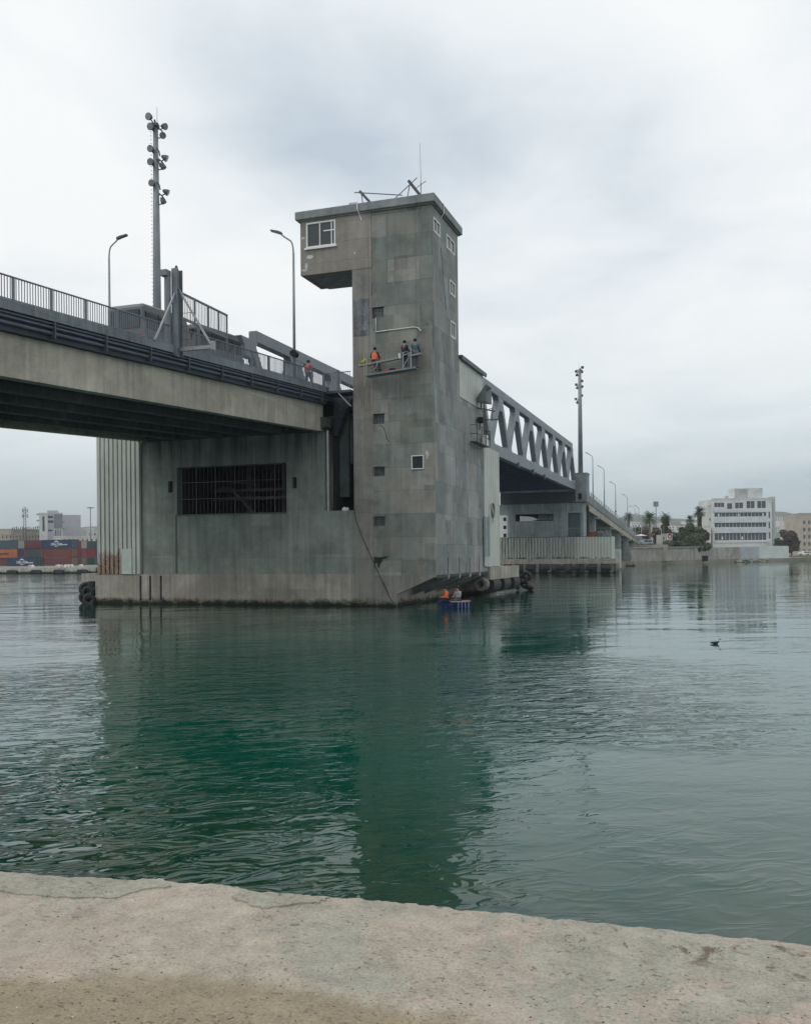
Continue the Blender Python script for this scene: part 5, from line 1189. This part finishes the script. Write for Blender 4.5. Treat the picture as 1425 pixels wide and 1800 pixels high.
m = MB(); m.box(X(96.2), X(110)-.0, -.35, -.01, Z(928), Z(904)); m.build('grey_upper_part', bmat('greyp', (.20, .215, .235)), t_, False, False)
m = MB(); m.box(X(110)+.01, X(110)+.8, 1, 3, Z(918), Z(916)); m.box(X(110)+.01, X(110)+.8, 1, 3, Z(930), Z(928)); m.build('balcony', bmat('balc', (.3, .31, .32)), t_, False, False)
building('warehouse', 'plain pale windowless warehouse right of the tower block', 'warehouse', 111, 142, 905, 350, 25, (.43, .435, .455), (), (), None, False)
building('port_building', 'long low white port building under the pale warehouse', 'building', 98, 176, 944, 318, 10, (.58, .58, .55), grid(112, 172, 8, 946, 953, 1, .4, .6))
building('port_building', 'small white building behind the high mast lamp', 'building', 154, 176, 933, 340, 10, (.55, .55, .54), [(158, 161, 937, 941), (166, 169, 937, 941)], [(150, 166, 928, 0, 3)])
# lattice mast and high mast lamp
p = dep(45.3, 975, 338); t_ = thing('lattice_mast', 'slim lattice antenna mast rising over the brown building', 'mast', (p.x, p.y, GZ), TH)
H_ = zat(45, 891, 338); m = MB()
for a, b in ((-.5, -.5), (.5, -.5), (0, .6)): m.tube([(a*1.6, b*1.6, 0), (a*.5, b*.5, H_)], .10, 5)
z = 1.0; k = 0
while z < H_-1: s_ = 1.6-1.1*z/H_; m.tube([(-.5*s_, -.5*s_, z), (.5*s_, -.5*s_, z+1)], .05, 4); m.tube([(.5*s_, -.5*s_, z), (0, .6*s_, z+1)], .05, 4); z += 1.1
m.build('lattice', M_darksteel, t_, False, False)
for x in (-.85, .85): 
    for z in (H_-1.4, H_-3.4): m = MB(); m.box(x-.2, x+.2, -.25, .1, z-.7, z+.7); m.beam((0, 0, z), (x, 0, z), .08, .08); m.build('antenna_panel', M_galv, t_, False, False)
m = MB(); m.tube([(0, 0, H_*.55), (2.9, 1, 2)], .05, 4); m.tube([(0, 0, H_*.35), (-2.0, 1, 2)], .05, 4); m.build('stay', M_darksteel, t_, False, False)
p = dep(160, 975, 300); t_ = thing('high_mast_lamp', 'high mast lamp with a flat ring head left of the white cladding', 'street lamp', (p.x, p.y, GZ), TH); H_ = zat(160, 892, 300)
m = MB(); m.tube([(0, 0, 0), (0, 0, H_)], [.28, .14], 10); m.build('pole', M_mast, t_, True, False)
m = MB(); m.torus((0, 0, H_-.1), (0, 0, 1), .8, .06, 16, 5); 
for k in range(8): a = k*.785; m.box(.85*math.cos(a)-.22, .85*math.cos(a)+.22, .85*math.sin(a)-.22, .85*math.sin(a)+.22, H_-.25, H_-.02)
m.build('lamp_ring', M_lamp, t_, False, False)
# bags and bollards on the port quay
rb = random.Random(3)
for i, px in enumerate((53, 58, 101, 104, 109, 116, 119, 121, 125, 127, 142, 144)):
    p = dep(px, 996, 205); m = MB(); m.ball((p.x, p.y, 1.55), .34, (1.2, .9, .8), 8, 5); m.box(p.x-.35, p.x+.35, p.y-.3, p.y+.3, 1.05, 1.5)
    o = m.build('stone_block', M_pvc if i % 2 else bmat('st', (.5, .45, .4))); tag(o, ('pale' if i % 2 else 'sandy')+' round stone on the port quay, '+('in front of the navy container at quay level' if px < 60 else ('in front of the dusty maroon container' if px < 112 else 'below the right end of the dusty maroon container') if px < 130 else 'nearest the teal container'), 'stone', 'stone blocks on the port quay')

# ---- right shore
# main white office building
Y0 = 338
wins = [(1255.5, 1273, 883.5, 891), (1278, 1287, 884.5, 894.5), (1292, 1306, 883.5, 893.5), (1312, 1326.5, 881, 893.5), (1331, 1346, 881, 893.5),
        (1255.5, 1346.5, 901, 908), (1255.5, 1346.5, 919, 926.5), (1255.5, 1346.5, 937, 949.5), (1350.5, 1353.5, 900, 911), (1350.5, 1353.5, 918, 929), (1350.5, 1353.5, 936, 947)]
t_, X, Z, W_, H_ = building('office_building', 'white office building with three long bands of windows behind the quay wall', 'office building', 1252, 1356.5, 877, Y0, 16, (.62, .64, .62), wins, [(1292, 1317, 858, 0, 7), (1317, 1342, 857.5, 0, 7)])
m = MB(); 
for (a, b) in ((896, 900.5), (909, 918.5), (927.5, 936.5), (950.5, 952.5)): m.box(X(1254), X(1348), -.25, -.01, Z(b), Z(a))
m.build('band_panel', bmat('band', (.55, .59, .62)), t_, False, False)
m = MB()
for k, c in enumerate((1262, 1268, 1297, 1303, 1340)): m.box(X(c), X(c)+.5, .1, .21, Z(948 if k % 2 else 907), Z(943 if k % 2 else 902.5))
m.build('blind', M_white, t_, False, False)
m = MB(); m.box(X(1254), X(1349), -.3, -.01, Z(953.5), Z(952.6)); m.build('ledge', M_white, t_, False, False)
m = MB(); m.box(X(1293), X(1316), .7, .79, Z(876), Z(859)); m.box(X(1277), X(1282), 1, 2, H_+.36, Z(871)); m.build('roof_plant', bmat('plant', (.42, .45, .43)), t_, False, False)
t_, X, Z, W_, H_ = building('stair_tower', 'narrow grey-edged stair tower at the right end of the white office building', 'building', 1357, 1362.5, 873, Y0+1, 14, (.42, .45, .45), (), (), None, False)
t_, X, Z, W_, H_ = building('office_wing', 'lower stepped white wing at the left end of the office building', 'building', 1243.5, 1251.7, 889, Y0+2, 10, (.60, .62, .58), [(1246.5, 1249.5, 911, 915), (1246.5, 1249.5, 925, 931), (1246.5, 1249.5, 939, 945)])
building('office_annex', 'low white block at the left foot of the office building', 'building', 1237, 1249, 925, Y0-2, 5, (.60, .61, .56), [(1243, 1246, 953, 956)])
building('apartment_building', 'beige flats cut off by the right edge of the picture', 'building', 1405, 1445, 903, 400, 16, (.42, .38, .32), grid(1409, 1443, 4, 912, 975, 5, .45, .5), [(1405, 1420, 902, 0, 6)])
building('town_house', 'small pale house left of the beige flats on the right shore', 'house', 1388, 1406, 916, 520, 14, (.55, .53, .5), [(1391, 1395, 925, 929), (1399, 1403, 925, 929)])
building('town_house', 'low white house between the brown tree and the beige flats', 'house', 1392, 1406, 938, 430, 12, (.5, .47, .43), [(1395, 1398, 945, 950)])
# quay wall
wl = thing('quay_wall', 'long weathered concrete quay wall in front of the trees on the right shore', 'wall', (4, 215, 0))
a0, a1, a2 = dep(1109, 994, 236), dep(1240, 990, 282), dep(1301, 989, 300)
def wallseg(m, a, b, za, zb, th=.5):
    d = Vector((b.x-a.x, b.y-a.y, 0)).normalized(); n_ = Vector((-d.y, d.x, 0))*th
    m.add([(a.x, a.y, -1), (b.x, b.y, -1), (b.x, b.y, zb), (a.x, a.y, za), (a.x+n_.x, a.y+n_.y, -1), (b.x+n_.x, b.y+n_.y, -1), (b.x+n_.x, b.y+n_.y, zb), (a.x+n_.x, a.y+n_.y, za)],
          [(0, 1, 2, 3), (7, 6, 5, 4), (3, 2, 6, 7), (0, 3, 7, 4), (1, 5, 6, 2), (0, 4, 5, 1)])
m = MB(); wallseg(m, a0, a1, dep(1109, 964.5, 236).z, dep(1240, 962.5, 282).z); wallseg(m, a1, a2, dep(1240, 962.5, 282).z, dep(1301, 961.5, 300).z); m.build('wall_face', M_wallfar, wl)
m = MB(); z0 = dep(1109, 964, 236).z
m.beam((a0.x, a0.y, z0+.15), (a1.x, a1.y, dep(1240, 962, 282).z+.15), .8, .3); m.box(a0.x-.5, a0.x+.05, a0.y-.4, a0.y+.3, -1, z0+.4); m.build('coping', concrete('coping_grey', (.25, .27, .25), (.3, .31, .29)), wl)
for px in (1234, 1240.5):
    p = dep(px, 981, 280); m = MB(); m.box(p.x-.55, p.x+.55, p.y-.9, p.y+.5, p.z-.9, p.z+.75); m.build('drain_hole', M_black, wl)
p = dep(1100, 988, 233); m = MB(); m.box(p.x-2, p.x+2.2, p.y-1, p.y+2, -1, .9); m.build('step', M_plinth, wl)
sf = thing('sheet_hoarding', 'white and blue-grey sheet hoarding at the right end of the quay wall', 'hoarding', tuple(dep(1343, 985, 315)))
b0, b1, b2 = dep(1301, 985, 301), dep(1333, 985, 309), dep(1385.5, 985, 322)
m = MB(); wallseg(m, b0, b1, dep(1301, 961, 301).z, dep(1333, 961, 309).z, .1); m.build('blue_sheet', bmat('bluesheet', (.38, .42, .45)), sf)
m = MB(); wallseg(m, b1, b2, dep(1333, 960, 309).z, dep(1385, 959.5, 322).z, .1); m.build('white_sheet', bmat('whitesheet', (.56, .60, .57)), sf)
m = MB()
rk = random.Random(5)
for k in range(160):
    px = rk.uniform(1296, 1440); Y = 300+(px-1300)*.30+rk.uniform(-3, 1); p = dep(px, 987, Y); m.ball((p.x, p.y, rk.uniform(.0, .9)), rk.uniform(.4, 1.0), (rk.uniform(.9, 1.8), 1, rk.uniform(.4, .8)), 6, 4)
tag(m.build('bank_rubble', simple('rubble_grey', (.22, .225, .19), .95, 0, .4, .5)), 'grassy rubble bank along the water below the hoarding', 'rubble', kind='stuff')
# ---- vegetation
def leaf_mat(name, c1, c2):
    t = NT(name); P, p = t.pos(); n = t.noise(P, .8, 3, .6); t.set(t.b.inputs['Base Color'], t.mix(t.rng(n, .35, .65), rgb(c1), rgb(c2))); t.b.inputs['Roughness'].default_value = .8; return t.m
L_dark = leaf_mat('dark_leaves', (.025, .045, .025), (.05, .075, .035)); L_mid = leaf_mat('mid_leaves', (.04, .07, .03), (.08, .11, .045)); L_brown = leaf_mat('brown_twigs', (.075, .06, .048), (.12, .095, .075)); L_palm = leaf_mat('palm_leaves', (.035, .055, .03), (.08, .095, .05))
M_bark = simple('bark', (.12, .10, .08), .9, 0, .3, 2)
def tree(px, yt, Y, rw, label, mat, n=900, seed=0, shape=1.0, group='trees behind the quay wall', blobs=None):
    r_ = random.Random(seed); p = dep(px, 975, Y); H_ = zat(px, yt, Y); R_ = rw*1.35*Y/FPX
    t = thing('tree', label, 'tree', (p.x, p.y, GZ), 0, group)
    m = MB(); m.tube([(0, 0, 0), (.1, .1, H_*.35), (0, .2, H_*.75)], [H_*.035, H_*.025, .05], 7)
    for k in range(6): a = r_.uniform(0, 6.3); m.tube([(.05, .1, H_*(.3+.06*k)), (R_*.55*math.cos(a), R_*.55*math.sin(a), H_*(.5+.06*k))], [H_*.016, .04], 5)
    m.build('trunk', M_bark, t, False, False)
    bl = []
    for k in range(14): a = r_.uniform(0, 6.3); q_ = r_.uniform(.15, .75); bl.append((R_*q_*math.cos(a), R_*q_*math.sin(a), H_*r_.uniform(.25, .86), R_*r_.uniform(.25, .5)))
    bl.append((0, 0, H_-R_*.4, R_*.4)); m = MB()
    for k in range(int(n*1.8)):
        b = r_.choice(bl); a = r_.uniform(0, 6.3); u = r_.uniform(-1, 1); s_ = math.sqrt(1-u*u); rr_ = b[3]*r_.uniform(.6, 1.05)
        c = Vector((b[0]+rr_*s_*math.cos(a), b[1]+rr_*s_*math.sin(a), max(.2, min(H_, b[2]+rr_*u*.9*shape)))); sz = r_.uniform(.25, .6)*(.6+R_*.16)
        d1 = Vector((r_.uniform(-1, 1), r_.uniform(-1, 1), r_.uniform(-.6, .6))).normalized()*sz; d2 = d1.orthogonal().normalized()*sz*.6
        m.add([c-d1, c+d2, c+d1, c-d2], [(0, 1, 2, 3)])
    m.build('crown', mat, t, False, False); return t
def palm(px, yt, Y, label, rw=12, seed=0, shag=False, group='palm trees behind the quay wall'):
    r_ = random.Random(seed); p = dep(px, 975, Y); H_ = zat(px, yt, Y); R_ = rw*1.25*Y/FPX; ht = H_-R_*.55
    t = thing('palm_tree', label, 'palm tree', (p.x, p.y, GZ), 0, group)
    m = MB(); m.tube([(0, 0, 0), (.1, 0, ht*.5), (0, 0, ht)], [.42, .3, .28], 8); m.build('trunk', M_bark, t, True, False)
    if shag:
        m = MB(); 
        for k in range(260):
            a = r_.uniform(0, 6.3); z = ht-r_.uniform(.1, 1)*H_*.34; m.add([(0.25*math.cos(a), .25*math.sin(a), z+.8), (.75*math.cos(a), .75*math.sin(a), z), (.6*math.cos(a+.4), .6*math.sin(a+.4), z-.9)], [(0, 1, 2)])
        m.build('dead_fronds', simple('dead_frond', (.13, .12, .08), .9), t, False, False)
    m = MB()
    for k in range(44):
        a = r_.uniform(0, 6.3); el = r_.uniform(-.5, 1.35); Lf = R_*r_.uniform(.85, 1.1); prev = Vector((0, 0, ht)); d = Vector((math.cos(a)*math.cos(el), math.sin(a)*math.cos(el), math.sin(el)))
        for j in range(7):
            q_ = prev+d*Lf/7; side = d.cross(Vector((0, 0, 1))).normalized() if abs(d.z) < .98 else Vector((1, 0, 0)); w_ = R_*.38*math.sin(math.pi*(j+.7)/7.8)
            for s_ in (-1, 1):
                for f_ in (0, .5):
                    b_ = prev.lerp(q_, f_); m.add([b_, b_+d*.28*Lf/7, b_+side*s_*w_+d*.09*Lf+Vector((0, 0, -.12*w_))], [(0, 1, 2)])
            m.tube([prev, q_], .03, 3, False); prev = q_; d = (d+Vector((0, 0, -.20))).normalized()
    m.build('crown', L_palm, t, False, False); return t
palm(1105, 903, 330, 'palm at the left, just above the descending viaduct', 9, 1)
palm(1141, 902, 300, 'tall palm with a wide ragged crown left of the floodlight mast', 13, 2)
palm(1169, 901, 305, 'broad dark palm right of the floodlight mast', 10, 3, True)
palm(1229, 893, 285, 'tall palm with a clear round crown next to the office building', 11.5, 4, True)
palm(1212, 908, 290, 'shorter palm left of the tall round-crowned one', 8, 5)
tree(1122, 926, 320, 12, 'dark tree under the leftmost palm', L_dark, 900, 11)
tree(1136, 924, 318, 12, 'reddish brown bare tree behind the two lamp poles', L_brown, 900, 12)
tree(1152, 926, 322, 12, 'brown twiggy tree left of the broad dark palm', L_brown, 900, 13)
tree(1168, 908, 312, 10, 'dense dark evergreen beneath the broad palm', L_dark, 1100, 14, 1.4)
tree(1186, 934, 300, 12, 'dark green tree behind the red and white shop sign', L_dark, 1000, 15)
tree(1198, 926, 300, 11, 'dark bushy tree midway between sign and office building', L_dark, 1000, 16)
tree(1212, 918, 286, 13, 'mid green leafy tree under the shorter palm', L_mid, 1300, 17)
tree(1228, 925, 282, 13, 'leafy green tree touching the left foot of the office building', L_mid, 1300, 18)
tree(1204, 932, 292, 12, 'dark tree behind the shorter palm', L_dark, 1000, 31)
tree(1236, 930, 296, 10, 'dark tree squeezed between tall palm and office wing', L_dark, 900, 32)
tree(1219, 940, 278, 12, 'spreading green bush along the quay wall left of the office building', L_mid, 1000, 33)
tree(1171, 949, 275, 12, 'low round green bush in front of the shop sign', L_mid, 1000, 19, 1.0)
tree(1192, 949, 272, 9, 'low bush on the quay wall right of the round one', L_dark, 700, 20)
tree(1376, 930, 360, 11, 'large reddish brown bare tree right of the office building', L_brown, 1500, 21)
tree(1390, 932, 350, 10, 'brown twiggy tree beside the parked white car', L_brown, 1000, 22)
tree(1367, 945, 335, 8, 'low dark shrub at the right foot of the office building', L_dark, 700, 23)
# stadium-type floodlight, poles, sign, car, parasol
p = dep(1153, 975, 420); t_ = thing('stadium_floodlight', 'distant pole with a square bank of lights between the palms', 'floodlight', (p.x, p.y, GZ), TH); H_ = zat(1153, 884, 420)
m = MB(); m.tube([(0, 0, 0), (0, 0, H_)], [.4, .2], 8); m.build('pole', M_mast, t_, True, False)
m = MB()
for i in range(4):
    for j in range(4): m.ball((-.9+.6*i, 0, H_-1.4+.6*j), .27, n=6, m=4)
m.box(-1.2, 1.2, .1, .2, H_-1.7, H_+.7); m.build('light_bank', M_galv, t_, False, False)
for px, yt, Y, lab in ((1116, 890, 300, 'thin pale lamp pole beside the viaduct, left one'), (1127, 903, 280, 'thin pale lamp pole with a dark leaning head'), (1162, 925, 262, 'thin pale pole beside the shop sign')):
    p = dep(px, 975, Y); H_ = zat(px, yt, Y); t_ = thing('lamp_pole', lab, 'street lamp', (p.x, p.y, GZ), TH+R(180), 'thin lamp poles on the right shore')
    m = MB(); m.tube([(0, 0, 0), (0, 0, H_-.8), (.5, 0, H_-.2), (1.4, 0, H_)], [.12, .09, .07, .06], 7); m.build('pole', simple('pale_pole', (.45, .46, .45)), t_, True, False)
    m = MB(); m.prism([(1.3, H_-.05), (2.0, H_+.08), (2.0, H_+.2), (1.3, H_+.12)], 'y', -.12, .12); m.build('lamp_head', M_lamp, t_, world=False)
t_, X, Z, W_, H_ = building('shop', 'small shop with a red and white front sign among the trees', 'shop', 1162, 1180, 940, 292, 6, (.5, .47, .42), [(1165, 1168, 944, 950)])
m = MB(); m.box(X(1171.5), X(1180.5), -.5, -.2, Z(949), Z(938)); m.build('sign_board', M_white, t_, False, False)
m = MB(); m.torus((X(1176), -.55, Z(943)), (0, 1, 0), .55, .16, 14, 5); m.prism([(X(1171.5), Z(941)), (X(1176), Z(937)), (X(1180.5), Z(941))], 'y', -.52, -.2); m.build('red_emblem', M_redp, t_, False, False)
p = dep(1126, 975, 262); t_ = thing('parasol', 'wide pale canopy on a post behind the end of the viaduct', 'canopy', (p.x, p.y, GZ), TH)
m = MB(); m.tube([(0, 0, 0), (0, 0, 3.2)], .07, 6); m.build('pole', M_galv, t_, True, False)
zt = zat(1126, 939, 262); m = MB(); m.tube([(0, 0, zt-.5), (0, 0, zt-.45), (0, 0, zt)], [1.9, 1.95, .1], 8); m.tube([(0, 0, 3), (0, 0, zt-.3)], .06, 5); m.build('canopy', M_pvc, t_, False, False)
p = dep(1134, 975, 258); vehicle_mesh(4.2, 1.7, 1.5, 1.5, simple('pale_blue_car', (.3, .36, .42), .3), 'car', 'pale blue car parked under the canopy at the foot of the viaduct', 'car', (p.x, p.y, zat(1134, 948.5, 258)+GZ-1.5), TH+R(70), 0)
m = MB(); m.box(p.x-6, p.x+6, p.y-4, p.y+4, 1.0, zat(1134, 948.5, 258)+GZ-1.5-.003); tag(m.build('embankment', M_wallfar), kind='structure')
p = dep(1412, 975, 340); vehicle_mesh(4.4, 1.75, 1.6, 1.5, M_white, 'car', 'white car parked on the shore at the right edge of the picture', 'car', (p.x, p.y, GZ+.9), TH+R(80), 0)
m = MB(); m.box(p.x-30, p.x+30, p.y-6, p.y+30, 1.0, GZ+.89); tag(m.build('shore_road', ground_mat()), kind='structure')
# ---- hills with the town on them
def hill(name, pts, Y, depth, mat, lift=0):
    vs = []; n = len(pts)
    for (px, py) in pts:
        for k, (dd, f) in enumerate(((-depth*.5, 0), (-depth*.3, .45), (-depth*.12, .85), (0, 1), (depth*.5, .6))):
            p = dep(px, py, Y); q_ = cw((px-712.5)*Y/FPX, Y+dd); vs.append((q_[0], q_[1], max(-2, (p.z+2)*f-2) if f else -2))
    m = MB(); m.add(vs, [(i*5+j, (i+1)*5+j, (i+1)*5+j+1, i*5+j+1) for i in range(n-1) for j in range(4)])
    return tag(m.build(name, mat, None, True), kind='structure')
M_hill = leaf_mat('hill_cover', (.06, .08, .06), (.11, .125, .09))
hill('hill', [(1040, 950), (1075, 918), (1098, 906), (1112, 904), (1130, 905), (1150, 908), (1180, 911), (1230, 914), (1280, 917), (1340, 930), (1420, 950)], 1500, 700, M_hill)
hill('hill', [(1290, 940), (1340, 908), (1362, 899), (1380, 900), (1400, 905), (1430, 906), (1480, 908), (1560, 930)], 1700, 700, M_hill)
hill('hill', [(-300, 950), (-100, 938), (60, 934), (130, 930), (150, 926), (175, 925), (200, 926), (400, 930), (700, 950)], 1600, 700, M_hill)
rh = random.Random(9); k = 0
for i in range(64):
    zone = rh.random()
    if zone < .45: px = rh.uniform(1152, 1236); Y = rh.uniform(1180, 1420)
    elif zone < .6: px = rh.uniform(1100, 1128); Y = rh.uniform(1180, 1400)
    else: px = rh.uniform(1362, 1425); Y = rh.uniform(1380, 1600)
    top = 912 if px < 1300 else 904
    py = rh.uniform(top+4, 936)
    p = dep(px, py, Y); s_ = rh.uniform(7, 15); hh = rh.uniform(6, 11); c_ = rh.choice(((.62, .6, .56), (.55, .5, .44), (.68, .68, .66), (.5, .42, .36)))
    cn = {.62: 'whitish', .55: 'sandy', .68: 'white', .5: 'tan'}[c_[0]]; zn = 'between the palms and the office building' if 1140 < px < 1300 else 'above the foot of the viaduct' if px < 1300 else 'behind the brown bare tree at right'
    t_ = thing('hillside_house', f'small {cn} house on the hazy hillside {zn}', 'house', (p.x, p.y, max(0, p.z-hh)), TH+rh.uniform(-.5, .5), 'houses on the far hills')
    m = MB(); m.box(-s_/2, s_/2, 0, 10, -25, hh); m.build('wall', bmat('h%d' % int(c_[0]*100), c_), t_, False, False)
    m = MB()
    for j in range(2):
        for q_ in range(3): m.box(-s_/2+s_*(.15+.28*q_), -s_/2+s_*(.28+.28*q_), -.12, -.01, hh*.2+j*hh*.4, hh*.45+j*hh*.4)
    m.build('window', M_glassfar, t_, False, False)

# ---- the damp air between here and the hills
m = MB(); m.box(-4300, 4300, -130, 6300, -6, 150)
hv = NT('haze'); hv.N.remove(hv.b); pv = hv.n('ShaderNodeVolumePrincipled'); pv.inputs['Color'].default_value = (.86, .92, .96, 1); pv.inputs['Density'].default_value = .00022; pv.inputs['Anisotropy'].default_value = 0
hv.L.new(pv.outputs[0], hv.out.inputs['Volume'])
tag(m.build('haze', hv.m), kind='stuff')

# ---- bird on the water
bx, by = onz(1257, 1132, 0)
t_ = thing('bird', 'small dark diving bird floating alone on the open water at right', 'bird', (bx, by, 0), R(10))
m = MB(); segs = [(-.22, .05, .015, .015), (-.15, .05, .05, .035), (-.02, .05, .075, .06), (.08, .055, .06, .05), (.125, .10, .03, .03), (.13, .16, .022, .022), (.145, .195, .03, .028), (.17, .20, .022, .02), (.20, .195, .008, .007), (.24, .19, .004, .004)]
n = 10; vs = []
for x, z, a, b in segs:
    for k in range(n): vs.append((x, a*math.cos(6.283*k/n), z+b*math.sin(6.283*k/n)))
m.add(vs, [(i*n+k, i*n+(k+1) % n, (i+1)*n+(k+1) % n, (i+1)*n+k) for i in range(len(segs)-1) for k in range(n)]+[tuple(range(n)), tuple((len(segs)-1)*n+k for k in range(n-1, -1, -1))])
m.build('body', simple('black_feathers', (.012, .012, .013), .6, 0, .3, 20), t_, True, False)
t_.scale = (.85,)*3
